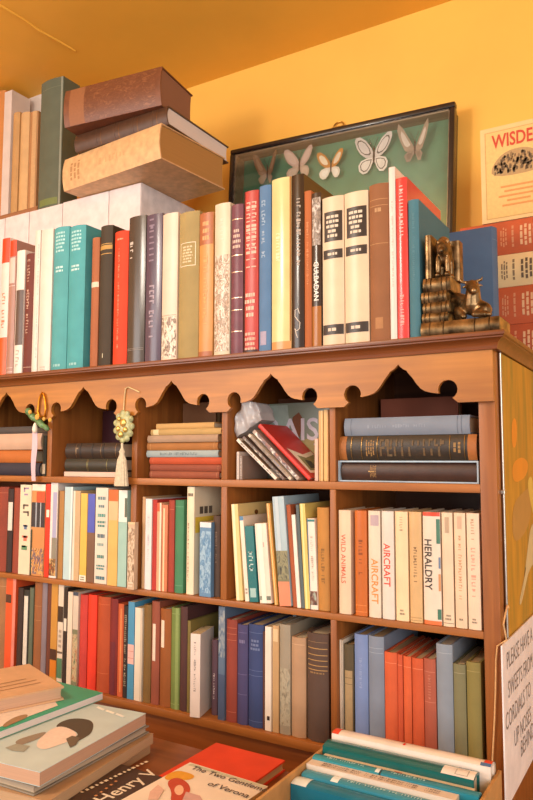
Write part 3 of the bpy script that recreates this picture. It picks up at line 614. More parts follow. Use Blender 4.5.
Bm(290.4, 304.8, 638, 'h', '#b18c6b', 'pinkish tan hardback before a taller blue-grey book', [('lines', [.93], '#cda884')], d=.075)
Bm(291.5, 305.5, 616, 'h', '#7e8c98', 'tall blue-grey book standing behind the pinkish tan one', y=.088, d=.11)
Bm(306, 327.4, 634, 'h', '#564034', 'thick dark brown hardback with gilt bands', [('lines', [.66, .70, .75, .80, .86], '#b08850', .0012), ('hs', .62, .645, '#a07c4a', 1, .7), ('lines', [.92], '#8a6a48')], d=.15)
Bm(335.8, 343, 640, 'p', '#e4d4be', 'thin white spine with black line, first in the right bay', [('band', 0, 1, '#3a322c', .7, .85)], d=.15)
Bm(343.6, 353.4, 645, 'h', '#54472f', 'dark olive book with tan label before the periwinkle one', [('band', .0, .75, '#a58a62', .1, .9), ('lines', [.62, .68], '#6a5a3c')], d=.14)
Bm(354, 367.6, 635, 'h', '#7487b4', 'periwinkle blue hardback in the right bay', [('vs', .5, .8, '#90a0c4', .5, .2)], d=.15)
Bm(368, 383.8, 637, 'h', '#7b8494', 'steel grey-blue hardback in the right bay', [('lines', [.9, .86], '#98a2b0')], d=.15)
for i, (u0, u1, c, lb) in enumerate(((384.2, 397.2, '#cd5a30', 'widest orange volume, leftmost of the orange set'), (397.6, 403, '#c24f2a', 'second of the orange set from the left, very thin'), (403.4, 411.6, '#cf5c30', 'third of the orange set from the left'), (412, 423.6, '#c8562d', 'fourth and rightmost bright orange volume of the set'))):
    Bm(u0, u1, 653+i*2, 'h', c, lb, [('lines', [.9], '#e0835a')], d=.12)
Bm(424, 436, 659.5, 'h', '#a9563f', 'dusky terracotta hardback at the right of the orange set', [('lines', [.88, .6], '#c47a60'), ('vs', .62, .85, '#c07860', .5, .3)], d=.12)
Bm(436.4, 453, 645, 'h', '#858d98', 'blue-grey hardback between terracotta and olive ones', [('lines', [.93], '#a0a8b2')], d=.13)
Bm(453.6, 466.2, 665, 'h', '#7a7553', 'grey-olive hardback, left of the last two in the right bay', [('lines', [.92], '#989274')], d=.12)
Bm(466.8, 481.4, 663, 'h', '#85783f', 'olive green hardback, last on the right of the bottom shelf', [('lines', [.92], '#a0935a')], d=.12)
# ---------------------------------------------------------------- upper compartments
G1 = 'books in the upper compartments'
ROW1 = dict(key=1, z=Z1, y=0.010, vb=lambda u: 475+u*0.025, dmax=0.17, group=G1)
def U(*a, **k): return upright(ROW1, *a, **k)
def facing(u0, u1, vt, zb, y, t, col, kind, label, group, side=(), name=None, w=None, tilt=0.0, ex=(), pages=None):
    """a book standing with its front cover to the room"""
    a, b = aty(u0, vt, y), aty(u1, vt, y)
    if y < .25: a.x, b.x = clampx(1, a.x, b.x, y)
    d = w or (b.x-a.x); h = aty(0.5*(u0+u1), vt, y).z-zb
    bk = make_book(name or KN[kind], t, h, d, col, kind, pages or random.choice(PG), ex, None, side)
    bk.matrix_world = Matrix.Translation((a.x, y+t/2, zb+0.0004)) @ Matrix.Rotation(tilt, 4, 'X') @ Matrix.Rotation(-math.pi/2, 4, 'Z')
    tag(bk, label, 'book', group); return bk
# left compartment
z = Z1
z = lying(-24, 39, 472.5, 460, z, .012, 'h', '#2f2c38', 'ink blue hardback at the bottom of the leftmost lying stack', G1, d=.12)
z = lying(-24, 32, 460, 447, z, .014, 'h', '#b8682a', 'amber orange hardback lying in the leftmost stack', G1, d=.12)
z = lying(-22, 41, 447, 431, z, .010, 'j', '#c4a28a', 'thick pinkish tan book lying in the leftmost stack', G1, d=.125)
z = lying(-22, 32, 431, 424, z, .014, 'h', '#4b4440', 'dark grey thin book on top of the leftmost lying stack', G1, d=.12)
U(42, 45.6, 436, 'h', '#2c3026', 'dark green narrow book upright at the end of the leftmost stack', [('band', .05, .3, '#cdbda2', .1, .9)], d=.12)
# second compartment
z = Z1
z = lying(64.2, 116, 474.6, 469.6, z, .012, 'p', '#d8b8a6', 'thin pale pink booklet under the two blackish lying books', G1, d=.1)
z = lying(64.6, 117.5, 469.4, 456, z, .012, 'l', '#2f2d24', 'blackish green leather book lying below another dark one', G1, [('lines', [.2, .55, .57], '#8f8a5c', .001)], d=.1)
z = lying(65.2, 120, 456, 440.4, z, .012, 'l', '#30241d', 'dark brown leather book lying above a blackish green one', G1, [('lines', [.08, .34, .8], '#8c7458', .001), ('vs', .7, .86, '#9a8468', .5, .4)], d=.1, rib=([.3, .5, .72], '#2a201a'))
U(71, 84, 408, 'h', '#6d3a2a', 'reddish brown book standing behind the dark lying pair', y=.12, d=.1)
U(100, 118, 411, 'h', '#4a1d26', 'deep maroon book with a pink mark behind the dark lying pair', [('band', .30, .42, '#b06a6c', .3, .8)], y=.12, d=.1)
# third compartment: eight thin books in a pile
z = Z1
for (u0, u1, v0, v1, c, lb, ex) in (
    (149.4, 219, 477.6, 470.4, '#8f4a30', 'dark tan-red thin book at the bottom of the eight-book pile', [('lines', [.03, .97], '#b87a54')]),
    (150, 221, 470.4, 463.6, '#8c4630', 'russet thin book second from the bottom of the eight-book pile', [('lines', [.04], '#b87a54')]),
    (149.4, 222, 463.6, 456.4, '#b54a26', 'orange-red book in the eight-book pile', [('lines', [.95], '#d0704a')]),
    (146.4, 218, 456.4, 449.4, '#9aa6a6', 'pale blue-grey book in the eight-book pile', [('vs', .25, .8, '#5e6a6c', .5, .4)]),
    (147, 217.6, 449.4, 441.4, '#a46a34', 'caramel brown book above the pale blue-grey one', [('lines', [.05, .95], '#c89058')]),
    (147.4, 217.6, 441.4, 434, '#a98a70', 'dull taupe book in the eight-book pile', []),
    (150.6, 221, 433.8, 427.6, '#b8955c', 'straw tan book second from the top of the eight-book pile', [('band', .88, .96, '#e0c898')]),
    (156, 214, 427.4, 421.6, '#c49a5e', 'light tan booklet on top of the eight-book pile', [])):
    z = lying(u0, u1, v0, v1, z, .012+random.uniform(0, .006), 'h', c, lb, G1, ex, d=.105)
facing(180, 216, 403, Z1, .125, .018, '#9a6a48', 'h', 'brown board-covered book facing out behind the eight-book pile', G1)
# fourth compartment: leaning booklets, a film sleeve and a large cover facing out
facing(262.5, 336, 403, Z1, .101, .012, '#87907f', 'j', 'large grey-green cover with big pale RAISIN lettering behind the leaning booklets', G1,
       [('poly', [(.0, .075), (.055, .08), (.05, .125), (.0, .125)], '#a3b0a6'), ('poly', [(.06, .03), (.165, .03), (.165, .07), (.075, .066)], '#a89a68'), ('poly', [(.058, .072), (.074, .07), (.08, .10), (.072, .112), (.06, .104)], '#7d4c32'), ('text', 'RAISIN', .085, .084, .052, '#dcd4de', .014), ('poly', [(.10, .056), (.14, .057), (.14, .060), (.10, .059)], '#b7b2bc')], tilt=0.0)
facing(272, 338, 398, Z1, .16, .02, '#7d4e36', 'h', 'dark brown book facing out behind the grey-green cover', G1)
def slant(ub, vb, ut, vt, y, t, d, kind, col, label, ex=(), side=(), pages=None):
    """a booklet slumped to the left, its foot on the shelf at (ub, vb) and its head at (ut, vt)"""
    b, tp = aty(ub, vb, y), aty(ut, vt, y); dx, dz = tp.x-b.x, tp.z-Z1; h = math.hypot(dx, dz); an = math.atan2(dx, dz)
    bk = make_book(KN[kind], t, h, d, col, kind, pages or '#e2d2b4', ex, None, side)
    bk.matrix_world = Matrix.Translation((b.x-math.cos(an)*t/2, y, Z1+abs(math.sin(an))*t/2+0.0005)) @ Matrix.Rotation(an, 4, 'Y')
    tag(bk, label, 'book', G1); return bk
slant(277, 478.5, 238, 441, .012, .005, .085, 'p', '#e0d2c2', 'white booklet slumped at 45 degrees, lowest of the slanting row', [('vs', .1, .9, '#5a4a44', .5, .5)], [('poly', [(.0, .02), (.08, .02), (.08, .09), (.0, .09)], '#8a6a50')])
slant(284.5, 478.8, 244, 438.5, .014, .0045, .083, 'p', '#6a5248', 'brown mottled booklet second in the slanting row', [('spots', .05, .95, ['#d8c4ac', '#3a2e2a', '#8a6a52'], 20)])
slant(291.5, 479, 249.5, 436, .012, .0045, .083, 'p', '#d9c6ae', 'cream booklet with grey marks third in the slanting row', [('spots', .05, .95, ['#6a6f86', '#a08a74', '#4a3a34'], 20)])
slant(299.5, 479.4, 254.5, 432.5, .014, .006, .083, 'p', '#a89080', 'grey-pink booklet directly under the red slanting one', [('spots', .05, .95, ['#efe4d6', '#5a4a52', '#c07a5a'], 22)])
slant(311, 479.8, 260, 427, .010, .0065, .088, 'j', '#c2281c', 'red slanting booklet with a white and green picture on its cover', [], [('poly', [(.012, .010), (.085, .010), (.085, .06), (.045, .052), (.012, .066)], '#efe2cc'), ('poly', [(.02, .016), (.085, .014), (.085, .052), (.045, .044), (.024, .05)], '#8c8a5c'), ('poly', [(.028, .02), (.05, .02), (.05, .036), (.034, .04)], '#4a4a40')])
U(314.6, 318, 439, 'p', '#dcae98', 'thin pale salmon booklet upright beside two golden spines', d=.11)
U(318.6, 323.4, 411, 'p', '#c2924c', 'golden tan thin book, left of the upright pair by the divider', [('band', 0, 1, '#d8b070', .5, .9)], d=.12)
U(323.8, 328.6, 410, 'p', '#d9ab62', 'light golden thin book, right of the upright pair by the divider', [('band', 0, 1, '#b9803c', .8, 1)], d=.12)
for i, (u0, u1, c, lb) in enumerate(((236.5, 239.2, '#cbb9ac', 'greyish white magazine at the left wall of the slanting compartment'), (239.6, 242.4, '#8c7668', 'taupe magazine second from the left wall of the slanting compartment'))):
    U(u0, u1, 452+i*4, 'p', c, lb, [('vs', .1, .9, '#e6dad0', .5, .5)], d=.08, y=.012)
# crumpled film sleeve
sl = empty('plastic_sleeve', aty(245, 430, .024)); tag(sl, 'crumpled greyish clear plastic sleeve left of the grey-green cover', 'plastic sleeve')
bm = bmesh.new()
o2 = [(237, 437.5), (236.6, 426), (239, 413), (246, 401), (259, 403), (263, 413), (264, 420), (256, 424), (250, 429), (244, 433.5)]
P = [aty(u, v, .024) for u, v in o2]
prism(bm, [(p.x, p.z) for p in P], .018, .060, 'y')
bmesh.ops.subdivide_edges(bm, edges=bm.edges[:], cuts=5, use_grid_fill=True)
for v in bm.verts:
    v.co.y += 0.0022*math.sin(v.co.x*260+v.co.z*90)+0.002*math.sin(v.co.z*310-v.co.x*150)
rel(obj('film', bm, mat('film', '#b4aeae'), None, 60), sl)
# fifth compartment
z = Z1
a, b = aty(337, 473, .008), aty(478.6, 473, .008); a.x, b.x = clampx(1, a.x, b.x, .008)
tz = aty(407, 462.2, .008).z-aty(407, 484.3, .008).z
sc_ = empty('slipcase', ((a.x+b.x)/2, .07, Z1)); tag(sc_, 'pale blue slipcase lying on its side around a dark brown book', 'slipcase')
bm = bmesh.new(); w = .0022
x0, x1 = a.x, b.x
box(bm, x0, x1, .008, .142, Z1+.0004, Z1+w); box(bm, x0, x1, .008, .142, Z1+tz-w, Z1+tz); box(bm, x0, x0+w, .008, .142, Z1+w, Z1+tz-w); box(bm, x1-w, x1, .008, .142, Z1+w, Z1+tz-w); box(bm, x0+w, x1-w, .139, .142, Z1+w, Z1+tz-w)
rel(obj('case_shell', bm, mat('card', '#a9bccb'), None), sc_)
bk = make_book('leather_book', tz-2*w-.0006, x1-x0-2*w-.002, .125, '#3f261c', 'l', '#b89a70', [('htext', 'I', .76, .5, '#c9a060'), ('hs', .72, .77, '#b08850', 5, .7), ('vs', .12, .15, '#b8a07c', .5, .3)])
bk.matrix_world = Matrix.Translation(((x0+x1)/2, .0105, Z1+tz/2)) @ Matrix.Rotation(-math.pi/2, 4, 'Y') @ Matrix.Translation((0, 0, -(x1-x0-2*w-.002)/2))
tag(bk, 'dark brown leather book lying inside the pale blue slipcase', 'book', G1)
z = Z1+tz
z = lying(336.8, 476.5, 460.6, 435, z, .010, 'l', '#31261c', 'black-brown ornate gilt leather book lying above the slipcase', G1, [('band', .94, 1, '#a0602a'), ('band', 0, .06, '#a0602a'), ('hs', .72, .79, '#b0854a', 4, .7), ('hs', .1, .16, '#b0854a', 2, .5), ('vs', .2, .68, '#6f5634', .35, .4), ('vs', .2, .68, '#6f5634', .7, .3), ('lines', [.9, .82, .7, .18, .08], '#8a6a3c', .001)], d=.13)
z = lying(344, 469.5, 434.6, 416, z, .012, 'h', '#7c8492', 'grey-blue hardback lying on top of the gilt leather book', G1, [('vs', .3, .8, '#8e96a4', .5, .2), ('lines', [.06, .09, .94], '#5e6674', .0008)], d=.12)
facing(379, 458, 398, Z1, .145, .02, '#96513a', 'h', 'maroon brown book facing out behind the grey-blue lying hardback', G1)
# ---------------------------------------------------------------- top of the bookcase, back rank
rs = empty('wooden_riser', (-1.25, .32, BT)); tag(rs, 'plain wooden riser box under the white box files', 'riser')
rel(boxobj('riser_top', (-1.545, -1.02, .215, .42, 1.688, 1.70), wood('#a06a3a', 0)), rs)
rel(boxobj('riser_side', (-1.04, -1.025, .22, .42, BT, 1.688), wood('#a06a3a', 2)), rs)
rel(boxobj('riser_side', (-1.54, -1.525, .22, .42, BT, 1.688), wood('#a06a3a', 2)), rs)
FT = 2.016
edges = [aty(u, 200, .212).x for u in (-25, 6, 30, 63, 109, 141)]
lbs = ['white box file partly outside the left edge, behind the top row', 'white box file second from the left behind the top row', 'white box file behind the turquoise pair, left neighbour of a wide one', 'wide white box file second from the right end, above the orange-red hardback', 'rightmost white box file with its blank side towards the butterfly frame']
for i in range(5):
    x0, x1 = edges[i]+.0004, edges[i+1]-.0004
    r = empty('box_file', ((x0+x1)/2, .212, 1.70)); tag(r, lbs[i], 'box file', 'white box files behind the top row')
    zt = FT-random.uniform(0, .003) if i < 3 else FT
    rel(boxobj('case', (x0, x1, .214, .412, 1.70, zt), mat('card', '#ddd0cd'), bev=.0015), r)
    rel(boxobj('spine_panel', (x0+.001, x1-.001, .212, .214, 1.702, zt-.001), mat('paper', '#dfd3d0'), bev=.0006), r)
GP = 'old books piled on the white box files'
def pilebook(z0, t, right_front, right_back, left, kind, col, label, pages, ex=(), rib=None, d=None, h=None):
    A_ = Vector((right_front.x, right_front.y, 0)); L_ = Vector((left.x, left.y, 0))
    ax = (A_-L_); hh = h or ax.length; an = math.atan2(ax.y, ax.x); dd = d or (right_back-right_front).length
    bk = make_book(KN[kind], t-.0006, hh, dd, col, kind, pages, ex, rib)
    bk.matrix_world = Matrix.Translation((A_.x, A_.y, z0+t/2+.0003)) @ Matrix.Rotation(an, 4, 'Z') @ Matrix.Rotation(-math.pi/2, 4, 'Y')
    tag(bk, label, 'book', GP); return z0+t
z = FT
rf = atz(159, 157.5, z); t1 = aty(157, 122, rf.y).z-aty(157, 157.5, rf.y).z
z = pilebook(z, t1, rf, atz(224, 190, z), atz(62, 191, z), 'l', '#d3a878', 'big cream-tan vellum book at the bottom of the old pile', '#b98748', [('hs', .80, .92, '#a8794a', 3, .7), ('vs', .3, .6, '#c4986a', .5, .2)])
r2 = atz(166.5, 123.5, z); t2 = aty(166.5, 104.5, r2.y).z-aty(166.5, 123.5, r2.y).z
z = pilebook(z, t2, r2, atz(231, 163, z), atz(74, 152, z), 'l', '#4e3222', 'dark brown ribbed book with white page edges, middle of the old pile', '#e6dad2', [('lines', [.1, .3, .5, .7], '#7a5638', .0015)], ([.15, .35, .55, .75], '#5a3a26'))
r3 = atz(160, 104, z); t3 = aty(160, 65, r3.y).z-aty(160, 104, r3.y).z
z = pilebook(z, t3, r3, atz(207, 127, z), atz(63, 127, z), 'l', '#74432a', 'thick worn brown leather book on top of the old pile', '#96684c', [('spots', .05, .9, ['#8a5536', '#663a25', '#7c4a30'], 16), ('band', .78, .94, '#8f5a36')])
# books standing on the files at far left
zb = FT
fl = lying(-24, 37, 204, 196, zb, .235, 'h', '#9a6844', 'brown book lying flat under the upright tan spines at top left', GP, d=.15)
ROWF = dict(z=fl, y=.24, vb=lambda u: 197-.17*u, dmax=.12, group='books standing high at the top left')
def Fq(*a, **k): return upright(ROWF, *a, **k)
Fq(-8, 2.4, 92, 'h', '#c07a3a', 'orange-brown edge of a tall book at the upper left border')
Fq(3, 10.4, 92, 'p', '#cfc0b6', 'tall greyish white book left of the three tan spines', d=.06)
Fq(11, 17.6, 113, 'h', '#b98c56', 'tan spine, leftmost of three at the upper left', d=.05)
Fq(18, 27, 113, 'h', '#caa06c', 'light tan spine, middle of three at the upper left', [('band', 0, 1, '#a87c48', 0, .15)], d=.05)
Fq(27.4, 35.8, 112, 'h', '#a9794c', 'dull tan spine, rightmost of three at the upper left', [('band', 0, 1, '#c49866', .5, .9)], d=.05)
facing(23.5, 46, 90, fl, .32, .012, '#d6c8be', 'h', 'tall pale grey cover facing out behind the three tan spines', 'books standing high at the top left')
ROWG = dict(z=FT, y=.225, vb=lambda u: 190, dmax=.16, group='books standing high at the top left')
upright(ROWG, 38.2, 60.4, 80, 'h', '#5a5f4c', 'tall grey-green hardback upright beside the old pile', [('band', .03, .08, '#6f7a42', .1, .9), ('lines', [.93], '#74795f'), ('band', 0, 1, '#8a8a78', .93, .99)], d=.06)
# ---------------------------------------------------------------- butterfly case on the wall
tl, tr = aty(230, 150, .445), aty(455, 100.4, .445)
wd = (tr-tl).length; hg = .43; an = math.atan2(tr.z-tl.z, tr.x-tl.x)
fr = empty('butterfly_display_case', (0, 0, 0)); fr.matrix_world = Matrix.Translation((tl.x, .445, tl.z)) @ Matrix.Rotation(-an, 4, 'Y')
tag(fr, 'black framed glass case of pinned butterflies on green, hanging on the yellow wall', 'display case')
def fobj(name, bm, m, smooth=None): o = obj(name, bm, m, None, smooth); o.parent = fr; return o
BL = mat('lacquer', '#2a201c'); fw = .012
for nm, dm in (('frame_rail', (0, wd, 0, .018, -fw, 0)), ('frame_rail', (0, wd, 0, .018, -hg, -hg+fw)), ('frame_stile', (0, fw, 0, .018, -hg+fw, -fw)), ('frame_stile', (wd-fw, wd, 0, .018, -hg+fw, -fw))):
    bm = bmesh.new(); box(bm, *dm, bev=.004); fobj(nm, bm, BL, 50)
bm = bmesh.new(); q_ = .0085
for dm in ((q_, wd-q_, .018, .054, -fw, -q_), (q_, wd-q_, .018, .054, -hg+q_, -hg+fw), (q_, fw, .018, .054, -hg+fw, -fw), (wd-fw, wd-q_, .018, .054, -hg+fw, -fw)): box(bm, *dm)
fobj('case_box', bm, BL)
bm = bmesh.new()
for dm in ((fw, wd-fw, .008, .044, -fw-.003, -fw), (fw, wd-fw, .008, .044, -hg+fw, -hg+fw+.003), (fw, fw+.003, .008, .044, -hg+fw, -fw), (wd-fw-.003, wd-fw, .008, .044, -hg+fw, -fw)): box(bm, *dm)
fobj('inner_lining', bm, wood('#9a8468', 0, .5))
bm = bmesh.new(); box(bm, fw, wd-fw, .044, .05, -hg+fw, -fw); fobj('green_backing', bm, mat('paper', '#4f8263'))
bm = bmesh.new(); box(bm, fw, wd-fw, .004, .0055, -hg+fw, -fw); fobj('glass_pane', bm, glass_mat('case_glass', .15))
bm = bmesh.new()
for a0 in (0,): tube(bm, [(wd*.485+.013*math.cos(q*math.pi/8), .050, .024+.012*math.sin(q*math.pi/8)) for q in range(9)], .0018, 6)
box(bm, wd*.485-.017, wd*.485+.017, .048, .0525, -.012, .025)
fobj('hanging_ring', bm, mat('gilt', '#b98a3c'), 40)
inv = fr.matrix_world.inverted()
def butterfly(u, v, s, c1, c2, up, style):
    p = inv @ aty(u, v, .445+.036)
    e = bpy.data.objects.new('butterfly', None); e.empty_display_size = .02; COL.objects.link(e); e.parent = fr; e.location = (p.x, .036, p.z)
    fore = [(.0, .10), (.10, .42), (.35, .78), (.62, .98), (.80, .95), (.84, .78), (.74, .48), (.58, .22), (.36, .05), (.1, .0)]
    hind = [(.0, .04), (.3, .02), (.55, -.08), (.66, -.28), (.62, -.52), (.46, -.66), (.28, -.62), (.14, -.42), (.04, -.16)]
    if style == 'swept': fore = [(.0, .05), (.12, .3), (.5, 1.0), (.72, 1.25), (.76, .9), (.62, .4), (.42, -.05), (.2, -.15)]; hind = [(.0, .0), (.3, -.08), (.45, -.3), (.34, -.6), (.18, -.55), (.05, -.2)]
    for sg in (-1, 1):
        for nm, P, c, sub in (('forewing', fore, c1, None), ('hindwing', hind, c2, None)):
            def w3(x, z_, k=0.0): return (sg*x*s, -abs(x)*s*up-k, z_*s)
            bm = bmesh.new(); A = [bm.verts.new(w3(x, z_)) for x, z_ in P]; B = [bm.verts.new(w3(x, z_, .0006)) for x, z_ in P]
            k_ = len(P)
            for i in range(k_): bm.faces.new((A[i], A[(i+1) % k_], B[(i+1) % k_], B[i]))
            bmesh.ops.triangulate(bm, faces=[bm.faces.new(A), bm.faces.new(B)])
            wing = obj(nm, bm, mat('paper', c[0]), e)
            cx = sum(x for x, _ in P)/k_; cz = sum(z_ for _, z_ in P)/k_
            for j, (kk, cc) in enumerate(c[1:]):
                bm = bmesh.new(); bm.faces.new([bm.verts.new(w3(cx+(x-cx)*kk, cz+(z_-cz)*kk, .0009+.0003*j)) for x, z_ in P]); bmesh.ops.triangulate(bm, faces=bm.faces)
                obj('wing_marking', bm, mat('paper', cc), e)
    bm = bmesh.new(); ball(bm, (0, -.001, .06*s), (.05*s, .05*s, .30*s), 8); ball(bm, (0, -.001, .38*s), (.05*s, .05*s, .06*s), 8)
    obj('body', bm, mat('yarn', '#4a3c30'), e, 60)
    bm = bmesh.new()
    for sg in (-1, 1): tube(bm, [(0, -.002, .42*s), (sg*.12*s, -.004, .66*s), (sg*.2*s, -.005, .84*s)], .0005, 5)
    obj('antennae', bm, mat('yarn', '#3a2e26'), e)
butterfly(374, 158, .053, ['#cfc4b8', (.72, '#5d5750'), (.60, '#d4cabf')], ['#e2d8c8', (.75, '#6a6056'), (.62, '#e0d6c6')], .15, 'n')
butterfly(331, 168, .040, ['#c9873c', (.62, '#e6d4b4')], ['#e6dac4', (.6, '#efe6d6')], .25, 'n')
butterfly(299.5, 167, .046, ['#c3a596', (.7, '#d2b8a8')], ['#c4a890', (.7, '#cdb49c')], .25, 'n')
butterfly(267.5, 174, .044, ['#8c6a4c', (.5, '#a88464')], ['#9c8468'], .5, 'swept')
butterfly(415, 150, .046, ['#a58e76', (.55, '#d8c8b4')], ['#94806c', (.6, '#7a6a58')], .5, 'swept')
bm = bmesh.new(); p = inv @ aty(369.5, 143, .481); ball(bm, (p.x, .04, p.z), (.0014, .0014, .0014), 8); fobj('pin_head', bm, mat('metal', '#d8d4c8'), 60)
# ---------------------------------------------------------------- cricket annuals at the right end
GW = 'thick annuals at the right end of the bookcase top'
yw = .302; xw = aty(459, 228, yw).x; LW = .155
vz = [360, 322, 283.5, 250, 215.5]; zz = [BT]+[aty(533, v, yw).z for v in vz[1:]]
ann = [('#b3502c', 'bottom brick red annual in the stack of four thick volumes'), ('#bd5730', 'brick red annual directly below the cream one'), ('#e3c592', 'cream annual with dark year 1966 between red volumes'), ('#c05a32', 'topmost red annual, under the upright cream annual')]
for i, (c, lb) in enumerate(ann):
    t = zz[i+1]-zz[i]; tc = '#e8c79a' if i != 2 else '#3e2f24'; tc2 = '#d89a70' if i != 2 else '#6a5640'
    ex = [('hs', .62, .67, tc, 1, .26), ('hs', .46, .54, tc2, 3, .7), ('hs', .38, .42, tc2, 1, .8), ('hs', .10, .33, tc, 5, .78)]
    if i == 2: ex = [('htext', '1966', .65, .26, tc)] + ex[1:]
    bk = make_book('hardback_book', t-.0006, LW, .112, c, 'h', '#e0cfae', ex)
    bk.matrix_world = Matrix.Translation((xw+LW/2, yw, zz[i]+t/2+.0003)) @ Matrix.Rotation(-math.pi/2, 4, 'Y') @ Matrix.Translation((0, 0, -LW/2))
    tag(bk, lb, 'book', GW)
a = aty(480, 131, yw+.004); hW = a.z-zz[4]; wW = .118
side = [('poly', [(.008, .006), (wW-.006, .006), (wW-.006, hW-.008), (.008, hW-.008)], '#c99a58'), ('poly', [(.0095, .0075), (wW-.0075, .0075), (wW-.0075, hW-.0095), (.0095, hW-.0095)], '#e6bb72'),
        ('text', 'WISDEN', wW*.54, hW-.024, .0235, '#c9442a', .02)]
rnd = random.Random(3)
for i in range(130):
    an2 = rnd.uniform(0, math.pi); rr_ = math.sqrt(rnd.uniform(.02, 1)); cx = wW*.54+.042*rr_*math.cos(an2); cz = hW*.49+.036*rr_*math.sin(an2)
    q = rnd.uniform(.0012, .0028); hgt = rnd.uniform(.004, .010)
    side.append(('poly', [(cx-q, cz-hgt/2), (cx+q*.6, cz-hgt/2+.001), (cx+q, cz+hgt*.2), (cx+.0002, cz+hgt/2), (cx-q*.8, cz+hgt*.3)], '#6a5236' if i % 3 else '#8f7048'))
for i in range(5):
    w_ = (.030, .024, .034, .02, .028)[i]; cz = hW*.40-.0085*(i+1); side.append(('poly', [(wW*.54-w_, cz-.0018), (wW*.54+w_, cz-.0018), (wW*.54+w_, cz+.0018), (wW*.54-w_, cz+.0018)], '#d9924e'))
side.insert(3, ('poly', smooth_poly([(wW*.54-.046, hW*.46), (wW*.54-.044, hW*.60), (wW*.54-.02, hW*.73), (wW*.54+.02, hW*.73), (wW*.54+.044, hW*.60), (wW*.54+.046, hW*.46)]), '#b5905e'))
merged = {}
for S in side:
    if S[0] == 'poly': merged.setdefault(S[2], []).append(S[1])
bk = make_book('paperback_book', .045, hW, wW, '#e8c184', 'p', '#e0cfae', [], None, [])
o = .0227
for c, Ps in merged.items():
    bm = bmesh.new(); o += .00012
    for P in Ps: bm.faces.new([bm.verts.new((o, p[0], p[1])) for p in P])
    bmesh.ops.triangulate(bm, faces=bm.faces); obj('cover_engraving' if c in ('#6a5236', '#8f7048', '#b5905e') else 'cover_print', bm, mat('ink', c), bk)
bm = bmesh.new(); put_text(bm, 'WISDEN', .034, lambda q, r: (o+.0002, wW*.54+q, hW-.027+r), .02, wW*.74); obj('cover_lettering', bm, mat('ink', '#c9442a'), bk)
bk.matrix_world = Matrix.Translation((a.x, yw+.004+.0225, zz[4]+.0005)) @ Matrix.Rotation(-math.pi/2, 4, 'Z')
tag(bk, 'cream annual standing face out with red masthead and cricket engraving', 'book', GW)
# blue book standing behind the bookend with its spine to the right
r_ = aty(494.5, 229, .205); t_ = .03
hb = aty(475, 229, .205).z-BT
bk = make_book('hardback_book', t_, hb, .15, '#4d6787', 'h', '#cdb48c', [('lines', [.9, .08], '#6a84a4')])
bk.matrix_world = Matrix.Translation((r_.x, .205+t_/2, BT+.0004)) @ Matrix.Rotation(math.pi/2, 4, 'Z')
tag(bk, 'navy blue hardback standing side-on behind the bronze bookend', 'book', 'books standing along the top of the bookcase')
# ---------------------------------------------------------------- bronze bookend
BZ = mat('bronze', '#7a6142'); BD = mat('bronze', '#55422c')
xl, xr = aty(420.5, 330, -.004).x, aty(499, 330, -.004).x
be = empty('bronze_bookend', ((xl+xr)/2, .03, BT)); tag(be, 'bronze bookend with a bear and a bull on books, right end of the top row', 'bookend')
def bp_(name, bm, m=BZ, smooth=40): return rel(obj(name, bm, m, None, smooth), be)
y0_, y1_ = -.004, .062
def metalbook(x0, x1, ya, yb, z0, z1, name='stacked_book'):
    bm = bmesh.new(); t = z1-z0; k = 6
    P = [(yb, z0), (yb, z1)] + [(ya+t*.18*(1-math.cos(math.pi*(0.5-i/k)))+0.0, z1-(z1-z0)*i/k) for i in range(k+1)]
    prism(bm, P, x0, x1, 'x'); o = bp_(name, bm)
    bm = bmesh.new()
    for fx in (.12, .3, .7, .88):
        xx = x0+(x1-x0)*fx; tube(bm, [(xx, ya+t*.18*(1-math.cos(math.pi*(0.5-i/k)))-.0002, z1-(z1-z0)*i/k) for i in range(k+1)], .0008, 5)
    r = obj('raised_band', bm, BD, None, 60); r.parent = o
    bm = bmesh.new(); prism(bm, [(ya+.004, z0+.0016), (yb+.0004, z0+.0016), (yb+.0004, z1-.0016), (ya+.004, z1-.0016)], x0-.0004, x1+.0004, 'x'); r = obj('page_edge', bm, mat('bronze', '#9a8258'), None); r.parent = o
zA = aty(430, 322, y0_).z
metalbook(xl, xr, y0_, y1_, BT, zA, 'base_book')
vs_ = [322, 313, 302, 291.5, 277.5]; off_ = [0, .001, -.001, .0015]; xe = aty(446.5, 300, y0_).x
zs = [zA]+[aty(430, v, y0_+.004).z for v in vs_[1:]]
for i in range(4): metalbook(xl+.001+off_[i], xe+off_[i]*2, y0_+.004+abs(off_[i]), y1_-.006, zs[i], zs[i+1])
zt = zs[4]
xA = aty(424.5, 255, .004).x; xB = aty(431, 255, .004).x; xC = aty(456, 255, .03).x
zT = aty(428, 235, .004).z
def upbook(x0, x1, ya, yb, z0, z1):
    bm = bmesh.new(); t = x1-x0; k = 6
    P = [(x1, yb), (x1, ya+.002)] + [((x0+x1)/2+t/2*math.cos(math.pi*i/k), ya+.002-.002*math.sin(math.pi*i/k)) for i in range(1, k)] + [(x0, ya+.002), (x0, yb)]
    prism(bm, P, z0, z1, 'z'); bp_('upright_book', bm)
upbook(xA, xB, .004, .055, zt, zT); upbook(xB+.0005, xB+.006, .040, .055, zt, zT-.003); upbook(xB+.0065, xB+.0125, .041, .055, zt, zT+.002); upbook(xB+.013, xC+.003, .036, .055, zt, zT-.004)
